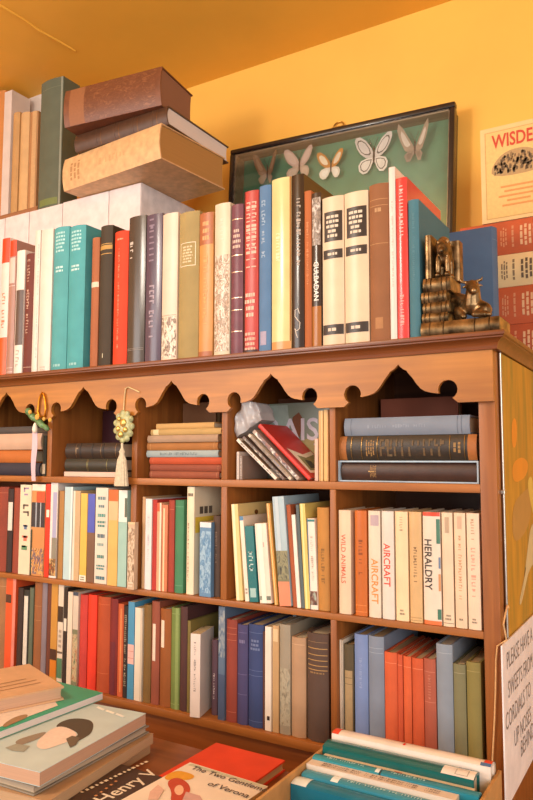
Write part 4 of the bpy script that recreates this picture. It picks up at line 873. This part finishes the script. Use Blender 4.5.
# bear: heavy body, lowered head, four legs
bx, by, bz = (xB+xC)/2+.001, .018, zt
S_ = (zT-zt)
bm = bmesh.new()
ball(bm, (bx-.001, by+.004, bz+S_*.60), (.0112, .015, S_*.30)); ball(bm, (bx, by-.004, bz+S_*.72), (.0105, .011, S_*.24))
ball(bm, (bx+.002, by-.0150, bz+S_*.62), (.0084, .0085, S_*.17)); ball(bm, (bx+.003, by-.0235, bz+S_*.54), (.0044, .0058, S_*.08))
for sx in (-1, 1): ball(bm, (bx+.002+sx*.0066, by-.0125, bz+S_*.80), (.0026, .002, S_*.065), 8)
for sx, sy in ((-1, -1), (1, -1), (-1, 1), (1, 1)):
    ball(bm, (bx+sx*.0068, by+sy*.0085, bz+S_*.28), (.0043, .0046, S_*.28)); ball(bm, (bx+sx*.0068, by+sy*.0085-.002, bz+S_*.05), (.0048, .0062, S_*.055))
rel(blob('bear_figure', bm, BZ, None, .0011), be)
# bull: reclining down the slope of the books, heavy neck, raised horned head
pC = aty(470, 300, .016); pH = aty(472, 286, .006); pR = aty(455, 288, .026); pF = aty(490, 318, .01)
bm = bmesh.new()
def chain(A, B, ra, rb, n=7):
    for i in range(n+1):
        f = i/n; p = A.lerp(B, f); r = ra+(rb-ra)*f; ball(bm, p, (r, r, r), 10)
chain(Vector((pR.x-.006, .036, zA+.040)), Vector((pC.x+.000, .020, zA+.022)), .0085, .0135)
chain(Vector((pC.x+.000, .020, zA+.022)), Vector((pF.x-.009, .014, zA+.0125)), .0135, .0115)
chain(Vector((pC.x+.004, .014, zA+.022)), Vector((pH.x+.001, .008, pH.z-.003)), .0125, .0092)
chain(Vector((pH.x, .006, pH.z)), Vector((pH.x+.006, -.007, pH.z-.010)), .0086, .0050)
for sx in (-1, 1):
    hb_ = Vector((pH.x+sx*.006, .005, pH.z+.0055)); chain(hb_, hb_+Vector((sx*.007, -.001, .001)), .0023, .002, 4); chain(hb_+Vector((sx*.007, -.001, .001)), hb_+Vector((sx*.0098, -.003, .0055)), .002, .0009, 5)
    chain(hb_+Vector((sx*.001, .001, -.005)), hb_+Vector((sx*.0075, .001, -.0065)), .0024, .0014, 3)
for sx, e in ((-1, 0), (1, .004)):
    s0 = Vector((pF.x-.010, .006+e*2, zA+.010)); chain(s0, Vector((pF.x-.014+sx*.004, -.001+e, zA+.0048)), .0052, .0042); chain(Vector((pF.x-.014+sx*.004, -.001+e, zA+.0048)), Vector((pF.x-.002+sx*.003, -.0005+e, zA+.0040)), .0042, .0036)
chain(Vector((pR.x+.006, .02, zA+.016)), Vector((pR.x+.016, .010, zA+.0055)), .0075, .0044); chain(Vector((pR.x, .03, zA+.034)), Vector((pR.x-.002, .038, zA+.01)), .009, .008)
rel(blob('bull_figure', bm, BZ, None, .0012), be)
# ---------------------------------------------------------------- hanging ornaments
g1 = aty(42, 393, -.0095)
o1 = empty('hanging_ornament', g1); tag(o1, 'green bird-leaf ornament with gold loop and pale ribbon on the valance', 'ornament')
bm = bmesh.new()
lp = [(42.2, 392.6), (39.8, 397), (38.6, 404), (37.6, 412), (40, 417), (44.8, 416), (45.8, 408), (45, 400), (43.8, 394.5)]
tube(bm, [aty(u, v, -.011) for u, v in lp], .0021, 7, True); rel(obj('gold_loop', bm, mat('gilt', '#d98f22'), None, 60), o1)
bm = bmesh.new()
def bl(c, r, rot=None): ball(bm, c, r, 12, rot)
rq = Matrix.Rotation(math.radians(35), 3, 'Y')
p = aty(32.5, 416.5, -.014); bl(p, (.016, .006, .0068), rq); p = aty(40.5, 423.5, -.014); bl(p, (.016, .006, .0066), rq); p = aty(28.5, 411.5, -.014); bl(p, (.0078, .006, .0074)); p = aty(46, 427.5, -.014); bl(p, (.010, .005, .005), rq)
rel(blob('bird_body', bm, mat('jade', '#5f8452'), None, .0009), o1)
bm = bmesh.new()
for u, v, r in ((30, 412, .0045), (37, 417, .006), (50, 420, .0045), (44, 419, .004)): ball(bm, aty(u, v, -.0195), (r, .0025, r), 8)
rel(obj('yellow_petals', bm, mat('yarn', '#d8a54a'), None, 60), o1)
bm = bmesh.new(); c = aty(35, 429.5, -.012); lathe(bm, [(.002, .013), (.0045, .006), (.0055, 0), (.0045, -.005), (.002, -.007)], c, 12); rel(obj('bead', bm, mat('satin', '#efe2cc'), None, 60), o1)
bm = bmesh.new(); A = []
for i in range(15):
    f = i/14; u = 34.6-1.4*f+.5*math.sin(f*7); v = 431+50*f; wdt = 2.3+.4*math.sin(f*5)
    A.append((aty(u-wdt, v, -.0115+.0012*math.sin(f*9)), aty(u+wdt, v, -.0115+.0012*math.sin(f*9+1))))
F_ = [[bm.verts.new(q) for q in (a_, b_, b_+Vector((0, .0008, 0)), a_+Vector((0, .0008, 0)))] for a_, b_ in A]
for P, Q in zip(F_, F_[1:]):
    for i in range(4): bm.faces.new((P[i], P[(i+1) % 4], Q[(i+1) % 4], Q[i]))
bm.faces.new(F_[0]); bm.faces.new(F_[-1])
rel(obj('ribbon', bm, mat('cloth', '#d8bcc4'), None, 50), o1)
o3 = empty('tassel_ornament', aty(125, 388, -.01)); tag(o3, 'pale green medallion ornament with cream tassel hanging on the valance', 'ornament')
bm = bmesh.new()
tube(bm, [aty(u, v, -.0095) for u, v in ((139.5, 392), (134, 389.5), (128.5, 387), (125.6, 388.5), (124.4, 398), (123.6, 411))], .0011, 6)
rel(obj('cord_loop', bm, mat('yarn', '#d8c08c'), None, 60), o3)
bm = bmesh.new(); c = aty(123.8, 426.5, -.0145)
ball(bm, c, (.0185, .006, .0235), 16)
for i in range(11):
    q = 2*math.pi*i/11; ball(bm, c+Vector((.0185*math.cos(q), 0, .0235*math.sin(q))), (.0062, .004, .0062), 8)
rel(blob('medallion', bm, mat('jade', '#a8a878'), None, .0009), o3)
bm = bmesh.new()
for dx, dz, r in ((.003, .006, .0072), (-.008, -.004, .005), (.008, -.006, .005), (-.002, -.014, .0055), (-.006, .013, .004)): ball(bm, c+Vector((dx, -.0055, dz)), (r, .003, r), 10)
rel(obj('gold_relief', bm, mat('gilt', '#d8b868'), None, 60), o3)
bm = bmesh.new(); ct_ = aty(123, 441, -.012); k_ = (aty(123, 441, -.012).z-aty(123, 486, -.012).z)
pr = [(.002, 0), (.0024, -.16*k_), (.0056, -.24*k_), (.0044, -.29*k_), (.0085, -.42*k_), (.0112, -.7*k_), (.0132, -.96*k_), (.0134, -k_)]
seg = 26; rings = []
for r, z_ in pr: rings.append([bm.verts.new((ct_.x+(r*(1+.12*(j % 2)))*math.cos(2*math.pi*j/seg), ct_.y-.002+.6*(r*(1+.12*(j % 2)))*math.sin(2*math.pi*j/seg), ct_.z+z_)) for j in range(seg)])
for A, B in zip(rings, rings[1:]):
    for j in range(seg): bm.faces.new((A[j], A[(j+1) % seg], B[(j+1) % seg], B[j]))
bm.faces.new(rings[0]); bm.faces.new(rings[-1])
rel(obj('tassel', bm, mat('yarn', '#cdbfa4'), None, 30), o3)
# ---------------------------------------------------------------- picture, notice and cord on the bookcase side
xs_ = XR+.0012
pa, pb = atx(501.5, 358, xs_+.004), atx(508.5, 606, xs_+.004)
yl = (pa.y+pb.y)/2
pic = empty('side_picture', (xs_, .2, 1.36)); tag(pic, 'ochre painted picture in a thin silver edge on the bookcase side', 'picture')
zt_, zb_ = 1.546, 1.150
bm = bmesh.new(); box(bm, XR+.0006, XR+.0038, yl+.002, .40, zb_, zt_); cv = obj('canvas', bm, None, None)
m = bpy.data.materials.new('painted_ochre'); m.use_nodes = True; nt = m.node_tree; N = nt.nodes; L = nt.links; b = N['Principled BSDF']
tc = N.new('ShaderNodeTexCoord'); mp = N.new('ShaderNodeMapping'); mp.inputs['Scale'].default_value = (30, 45, 7); n = N.new('ShaderNodeTexNoise'); n.inputs['Scale'].default_value = 1; n.inputs['Detail'].default_value = 3
cr = N.new('ShaderNodeValToRGB'); els = cr.color_ramp.elements; els[0].position = .3; els[0].color = lin('#8f7a2c'); els[1].position = .7; els[1].color = lin('#c8932e'); e = els.new(.5); e.color = lin('#b58428')
L.new(tc.outputs['Object'], mp.inputs[0]); L.new(mp.outputs[0], n.inputs['Vector']); L.new(n.outputs['Fac'], cr.inputs[0]); L.new(cr.outputs[0], b.inputs['Base Color']); b.inputs['Roughness'].default_value = .45
cv.data.materials.append(m); rel(cv, pic)
def sidepoly(name, P, c, dx):
    bm = bmesh.new(); Q = [atx(u, v, XR+.0038+dx) for u, v in smooth_poly(P)]; bm.faces.new([bm.verts.new(q) for q in Q]); bmesh.ops.triangulate(bm, faces=bm.faces); rel(obj(name, bm, mat('satin', c), None), pic)
sidepoly('painted_patch', [(511.5, 420), (516.5, 417), (517, 446), (512, 449)], '#e08a1c', .0002)
sidepoly('painted_patch', [(512, 464), (521, 456), (529, 462), (526, 478), (513, 484)], '#dd8c22', .0002)
sidepoly('painted_patch', [(512, 505), (523, 492), (531, 486), (531, 525), (513, 548)], '#b08548', .00025)
sidepoly('painted_leaf', [(527, 480), (533, 474), (534, 520), (530, 500)], '#d8bc5a', .0003)
sidepoly('painted_leaf', [(529.5, 528), (536, 520), (536, 560), (529, 570), (525, 588), (521, 606), (519, 603), (523, 584), (527, 564)], '#cdbf94', .00035)
bm = bmesh.new(); tube(bm, [(XR+.003, yl, zt_), (XR+.003, yl, zb_)], .0021, 10); rel(obj('silver_edge', bm, mat('metal', '#b5a99c'), None, 60), pic)
bm = bmesh.new(); q = atx(504.5, 492, XR+.005); box(bm, XR+.0004, XR+.0065, q.y-.005, q.y+.006, q.z-.003, q.z+.003, .001); rel(obj('clip', bm, mat('metal', '#b8aea0'), None), pic)
sg = empty('paper_notice', (XR, .12, 1.06)); tag(sg, 'white card notice with grey capitals below the ochre picture', 'notice')
xs2 = XR+.0068
c0 = atx(502.3, 646, xs2); c1 = atx(511.5, 800, xs2)
zt2, zb2 = c0.z, c1.z-.001
bm = bmesh.new(); box(bm, xs2-.002, xs2, c0.y, c0.y+.30, zb2, zt2, .0004); rel(obj('card', bm, mat('paper', '#e6dcda'), None), sg)
lines = [('PLEASE HAVE A', 506.8, 664, 0), ('SWEETS FROM', 508.2, 693, 0), ('CORDIALS TO', 505.8, 726, 0), ('UP NOSES', 514.5, 742, 0), ('BEHIND', 521, 752, 0)]
bm = bmesh.new()
for s, u, v, _ in lines:
    q = atx(u, v, xs2); vs, fs, w_ = text_tris(s, .0); sz = .030
    put_text(bm, s, sz, lambda a_, b_: (xs2+.0003, q.y+w_*sz*.42+a_*.84, q.z+.004+b_), .0)
rel(obj('notice_lettering', bm, mat('ink', '#7d7574'), None), sg)
cdp = [atx(506.8, 607, XR+.005), atx(503.5, 624, XR+.009), Vector((XR+.007, -.001, atx(500, 640, XR).z))] + [aty(u, v, -.0032) for u, v in ((497.3, 646), (496, 660), (495.5, 690), (494.5, 720), (492.8, 752), (491.6, 772))]
co = empty('string', cdp[0]); tag(co, 'thin cream cord hanging down the bookcase corner beside the notice', 'cord')
bm = bmesh.new(); tube(bm, cdp, .0011, 7); rel(obj('strand', bm, mat('yarn', '#dcae78'), None, 60), co)
bm = bmesh.new(); ball(bm, cdp[0]+Vector((.001, 0, 0)), (.0025, .0025, .003), 8); rel(obj('knot', bm, mat('yarn', '#d8a870'), None, 60), co)
# ---------------------------------------------------------------- foreground piles
GF = 'books piled on the platform in the foreground'
ZU = Vector((0, 0, 1))
def flat(top_right, up, h, d, t, kind, col, label, side=(), pages=None, name=None):
    """a book lying face up; top_right is the upper fore-edge corner of its front cover, up points to its head"""
    up = Vector((up.x, up.y, 0)).normalized(); rt = up.cross(ZU)
    lo = top_right - up*h - rt*d - ZU*(t/2)
    bk = make_book(name or KN[kind], t-.0006, h, d, col, kind, pages or random.choice(PG), (), None, side)
    bk.matrix_world = Matrix(((0, rt.x, up.x, lo.x), (0, rt.y, up.y, lo.y), (1, 0, 0, lo.z), (0, 0, 0, 1)))
    tag(bk, label, 'book', GF); bk['_'] = 0; del bk['_']
    return bk, lo, rt, up
def plot(lo, rt, up, z, P):
    """survey pixels of a printed shape into cover coordinates"""
    out = []
    for u, v in P:
        q = atz(u, v, z)-lo; out.append((q.dot(rt), q.dot(up)))
    return out
CZ1 = 1.060
C_ = atz(146, 713, CZ1); D_ = atz(40, 772, CZ1); up1 = (C_-D_); h1 = up1.length; up1n = up1.normalized(); rt1 = up1n.cross(ZU); d1 = .142
lo1 = C_-up1n*h1-rt1*d1
def p1(P): return plot(lo1, rt1, up1n, CZ1, P)
sd = [('poly', p1([(60, 722), (72, 718), (88, 719), (94, 723), (92, 733), (84, 738), (76, 742), (69, 744), (72, 739), (79, 735), (74, 730), (62, 728), (55, 727)]), '#4f4436'),
      ('poly', p1([(53, 728), (62, 726), (73, 730), (78, 735), (70, 741), (56, 746), (44, 750), (36, 747), (38, 740), (46, 733)]), '#e4cfc2'),
      ('poly', p1([(14, 741), (32, 735), (48, 731), (42, 737), (28, 743), (18, 746)]), '#8d8070'),
      ('poly', p1([(5, 748), (16, 744), (30, 746), (24, 752), (12, 751)]), '#9a9c90'),
      ('poly', p1([(66, 739), (72, 736), (80, 738), (76, 745), (70, 748)]), '#6a5c4a')]
for q in ((96, 708, 103, 711), (105, 711.5, 113, 714.5), (115, 715, 123, 718)):
    sd.append(('poly', p1([(q[0], q[1]), (q[0]+2, q[1]-1.4), (q[2]+2, q[3]-1.4), (q[2], q[3])]), '#eef0ea'))
zc = CZ1; lay = []
flat(C_, up1, h1, d1, .016, 'p', '#bdd0d2', 'pale blue-grey book with a dark-haired figure sketched on its cover, foreground left', sd, '#c9a184')
zc -= .016
flat(C_+rt1*.004+up1n*.002-ZU*.016, up1+rt1*.010, h1+.004, d1+.004, .010, 'h', '#8b8376', 'thin grey-brown book directly under the blue-grey sketched cover', (), '#b9a58c')
flat(C_+rt1*.010+up1n*.004-ZU*.026, up1-rt1*.006, h1+.008, d1+.008, .0135, 'p', '#b28f6c', 'tan book third from the top in the left foreground pile', (), '#c2a07a')
flat(C_+rt1*.007+up1n*.002-ZU*.0395, up1+rt1*.004, h1+.002, d1+.002, CZ1-.0395-PT, 'p', '#a9825c', 'worn brown book at the bottom of the left foreground pile', (), '#b8966e')
# green book and old pamphlet on top
GZ = CZ1+.010
ga_, gb_ = atz(103, 692.5, GZ), atz(0, 731, GZ)
upg = ga_-gb_; hgm = .225
upn = upg.normalized(); rtg = upn.cross(ZU); log = ga_-upn*hgm-rtg*.14
def pg(P): return plot(log, rtg, upn, GZ, P)
flat(ga_, upg, hgm, .14, .010, 'p', '#23a080', 'emerald green book with white lower cover under the old cream pamphlet', [('poly', pg([(58, 705.5), (-60, 749), (-90, 715), (40, 680)]), '#e0cfc2'), ('poly', pg([(2, 725), (14, 717), (28, 713.5), (27, 718), (14, 723), (4, 728)]), '#9a7a58')], '#e2d6d0')
PZ = GZ+.019
pa_, pb_ = atz(64, 686, PZ), atz(29, 663.5, PZ); upp = (pb_-pa_)
rtp = Vector((upp.x, upp.y, 0)).normalized().cross(ZU)
flat(pb_, upp, upp.length+.0, .17, .019, 'h', '#cfa680', 'old cream-brown pamphlet volume topmost on the left foreground pile', [('poly', [(.06, .03), (.15, .034), (.15, .037), (.06, .033)], '#a57c58'), ('poly', [(.06, .045), (.15, .049), (.15, .052), (.06, .048)], '#a57c58'), ('poly', [(.08, .06), (.14, .063), (.14, .066), (.08, .063)], '#ac8460')], '#d6ae90')
# dark Henry V paperback
HZ = 1.022
uph = Vector((-1, .03, 0)); uphn = uph.normalized(); rth = uphn.cross(ZU)
hc = Vector((-.628, -.252, HZ)); loh = hc-uphn*.18-rth*.125
def ph(u, v): q = atz(u, v, HZ)-loh; return q.dot(rth), q.dot(uphn)
hy, hx = ph(127, 785)
sh = [('text', 'Henry V', hy, hx, .027, '#e6dccc', .012)]
a1, b1 = ph(82, 792), ph(146, 763)
for i in range(15):
    f = i/14; cy, cx = a1[0]+(b1[0]-a1[0])*f, a1[1]+(b1[1]-a1[1])*f; q = .0019*(1+.5*((i*7) % 3-1)*.5)
    sh.append(('poly', [(cy-q, cx-.0022), (cy+q, cx-.0022), (cy+q, cx+.0022), (cy-q, cx+.0022)], '#dfd0b8'))
a1, b1 = ph(96, 797), ph(116, 783)
for i in range(5):
    f = i/4; cy, cx = a1[0]+(b1[0]-a1[0])*f, a1[1]+(b1[1]-a1[1])*f; sh.append(('poly', [(cy-.0016, cx-.0016), (cy+.0016, cx-.0016), (cy+.0016, cx+.0016), (cy-.0016, cx+.0016)], '#c98a58'))
sh.append(('poly', [(hy-.035, hx-.030), (hy+.03, hx-.030), (hy+.03, hx-.033), (hy-.035, hx-.033)], '#d8c8b0'))
flat(hc, uph, .18, .125, HZ-PT, 'p', '#3f2a20', 'dark brown paperback titled Henry V in white', sh, '#cdb48c')
# orange-red book and The Two Gentlemen of Verona
ra, rb, rc = atz(215, 742, HZ), atz(285, 760, HZ), atz(178, 764, HZ)
upr_ = Vector(((rb-ra).y*-1, (rb-ra).x, 0))
flat(rb, upr_, .12, (rb-ra).length, HZ-PT, 'h', '#d9411c', 'plain orange-red book lying behind the Two Gentlemen paperback', ())
VZ = HZ+.011
va, vb2, vc = atz(190, 762, VZ), atz(268, 786, VZ), atz(130, 800, VZ)
upv = Vector((-(vb2-va).y, (vb2-va).x, 0)); upvn = upv.normalized(); rtv = upvn.cross(ZU); dV = (vb2-va).length
lov = vb2-upvn*.18-rtv*dV
def pv(P): return plot(lov, rtv, upvn, VZ, P)
sv = [('poly', pv([(192, 763.5), (266, 786), (264, 788), (188, 765)]), '#c2bda4'), ('poly', pv([(163, 777), (176, 770), (190, 773), (196, 777), (186, 781), (176, 777), (168, 781)]), '#d99a2c'),
      ('poly', pv([(166, 782), (176, 777), (186, 781), (191, 788), (188, 797), (180, 804), (170, 802), (172, 792)]), '#b8452c'), ('poly', pv([(175, 787), (180, 784.5), (184, 788), (183, 794), (178, 796), (174, 792)]), '#e6b494'),
      ('poly', pv([(186, 792), (200, 796), (206, 806), (180, 806)]), '#c9a09a'),
      ('poly', pv([(150, 792), (158, 785), (164, 790), (158, 800), (148, 800)]), '#d8b0a0')]
ty = plot(lov, rtv, upvn, VZ, [(231, 779.5)])[0]; ty2 = plot(lov, rtv, upvn, VZ, [(229, 790)])[0]
sv += [('text', 'The Two Gentlemen', ty[0], ty[1], .0135, '#463830', .006), ('text', 'of Verona', ty2[0], ty2[1], .014, '#463830', .006)]
flat(vb2, upv, .18, dV, .011, 'p', '#e6d6c4', 'cream paperback titled The Two Gentlemen of Verona with a red-haired figure', sv, '#c9a878')
# ---------------------------------------------------------------- cardboard box of books
RZ = 1.052
l0, l1 = atz(331, 737, RZ), atz(266, 795, RZ)
bx0 = (l0.x+l1.x)/2; by1 = l0.y+.012; bx1 = atz(503, 768, RZ).x; by0 = by1-.275
cb = empty('cardboard_box', ((bx0+bx1)/2, (by0+by1)/2, CT)); tag(cb, 'open brown cardboard box packed with books at the lower right', 'box')
KB = mat('card', '#b98a52'); th = .004
for nm, dm in (('side_wall', (bx0, bx0+th, by0, by1, CT, RZ)), ('side_wall', (bx1-th, bx1, by0, by1, CT, RZ)), ('back_wall', (bx0+th, bx1-th, by1-th, by1, CT, RZ-.006)), ('front_wall', (bx0+th, bx1-th, by0, by0+th, CT, RZ)), ('bottom', (bx0+th, bx1-th, by0+th, by1-th, CT, CT+th))):
    rel(boxobj(nm, dm, KB, bev=.0008), cb)
GB = 'books packed spine up in the cardboard box'
def spineup(xa, xb, yn, yf, zt, kind, col, label, ex=(), pages=None, tilt=0.0):
    d = zt-CT-th-.0006; t = yf-yn
    bk = make_book(KN[kind], t-.0006, xb-xa, d, col, kind, pages or '#e0d0b4', ex)
    x_, y_ = xb, (yn+yf)/2
    bk.matrix_world = Matrix(((0, 0, -1, x_), (1, 0, 0, y_), (0, -1, 0, zt), (0, 0, 0, 1)))
    tag(bk, label, 'book', GB)
    return bk
xa, xb = bx0+th+.001, bx1-th-.001
yy = by1-th-.001
def nxt(t):
    global yy
    yy -= t; return yy, yy+t
K = [(.006, 0, .0, 'p', '#3f3a36', 1.062, 'thin black-edged booklet at the back of the cardboard box', [], None),
     (.019, .0, .0, 'g', '#e6d8cc', 1.066, 'white glossy book with orange-red ends at the back of the cardboard box', [('band', .955, 1, '#e2482a'), ('band', 0, .045, '#e2482a', .3, 1), ('band', 0, .06, '#4a6a94', 0, .3), ('band', .52, .535, '#d8382a', .3, .6)], None),
     (.026, .0, .012, 'g', '#14605f', 1.060, 'thick dark teal book with white end panel in the cardboard box', [('vs', .6, .78, '#9fc4c0', .75, .25), ('band', 0, .2, '#e6dcd4', 0, .7), ('frame', .04, .12, .1, .6, '#a8a29c'), ('band', .04, .12, '#5a7a9a', .72, .95)], None),
     (.014, .004, .010, 'p', '#e2cfb4', 1.050, 'cream booklet with a small red mark between teal books', [('band', .45, .5, '#b8482a', .4, .7)], None),
     (.013, -1, .0, 'g', '#2a7f92', 1.055, 'teal blue paperback in two-tone print, right half of a cardboard box row', [('vs', .5, .9, '#bfe0e2', .5, .3)], 'R'),
     (.015, .0, .02, 'p', '#d9c8b8', 1.052, 'white spined paperback with rows of tiny brown print in the cardboard box', [('vs', .1, .9, '#7a5a48', .7, .22), ('vs', .1, .9, '#8a7a74', .35, .22)], None),
     (.016, .002, .012, 'g', '#3a8aa0', 1.048, 'light teal paperback near the front of the cardboard box', [('band', .75, .8, '#e2eaea'), ('vs', .2, .7, '#b8dadc', .5, .3)], None),
     (.022, .0, .006, 'g', '#1d6f88', 1.046, 'deep teal paperback in the front of the cardboard box', [('band', .9, 1, '#dfe6e4')], None)]
for t, l, r, kind, c, zt, lb, ex, md in K:
    yn, yf = nxt(t)
    if md == 'R':
        xm = xa+(xb-xa)*.44
        spineup(xa, xm-.002, yn, yf, zt, 'g', '#2f8b98', 'teal blue paperback with white dashes, left half of a cardboard box row', [('vs', .2, .8, '#cfe6e4', .5, .3), ('band', 0, .06, '#dfe8e6')])
        spineup(xm, xb, yn, yf, zt, kind, c, lb, ex)
    else:
        spineup(xa+l, xb-r, yn, yf, zt, kind, c, lb, ex)
# ---------------------------------------------------------------- light
def area(name, loc, target, sx, sy, power, col):
    l = bpy.data.lights.new(name, 'AREA'); l.shape = 'RECTANGLE'; l.size = sx; l.size_y = sy; l.energy = power; l.color = col
    o = bpy.data.objects.new(name, l); COL.objects.link(o); o.location = loc
    o.rotation_euler = (Vector(target)-Vector(loc)).to_track_quat('-Z', 'Y').to_euler(); return o
area('window_daylight', (-2.3, -2.6, 1.9), (-0.7, 0.2, 1.3), 1.6, 1.4, 46, (1.0, .96, .93))
area('fill_daylight', (1.3, -2.4, 1.7), (-0.7, 0.2, 1.3), 1.5, 1.4, 50, (1.0, .96, .93))  # unseen area light, put in as fill from the front right
pl = bpy.data.lights.new('ceiling_fill', 'POINT'); pl.energy = 25; pl.color = (1.0, .90, .76); pl.shadow_soft_size = .09  # unseen point light added to lift the ceiling and upper wall
po = bpy.data.objects.new('ceiling_fill', pl); COL.objects.link(po); po.location = (-1.0, -1.05, 2.05)
w = bpy.data.worlds.new('world'); SC.world = w; w.use_nodes = True
w.node_tree.nodes['Background'].inputs[0].default_value = (1.0, .965, .93, 1); w.node_tree.nodes['Background'].inputs[1].default_value = .85
SC.view_settings.view_transform = 'Standard'; SC.view_settings.look = 'None'; SC.view_settings.gamma = 1.0; SC.view_settings.use_curve_mapping = False
SC.view_settings.exposure = -0.15
SC.cycles.use_denoising = True
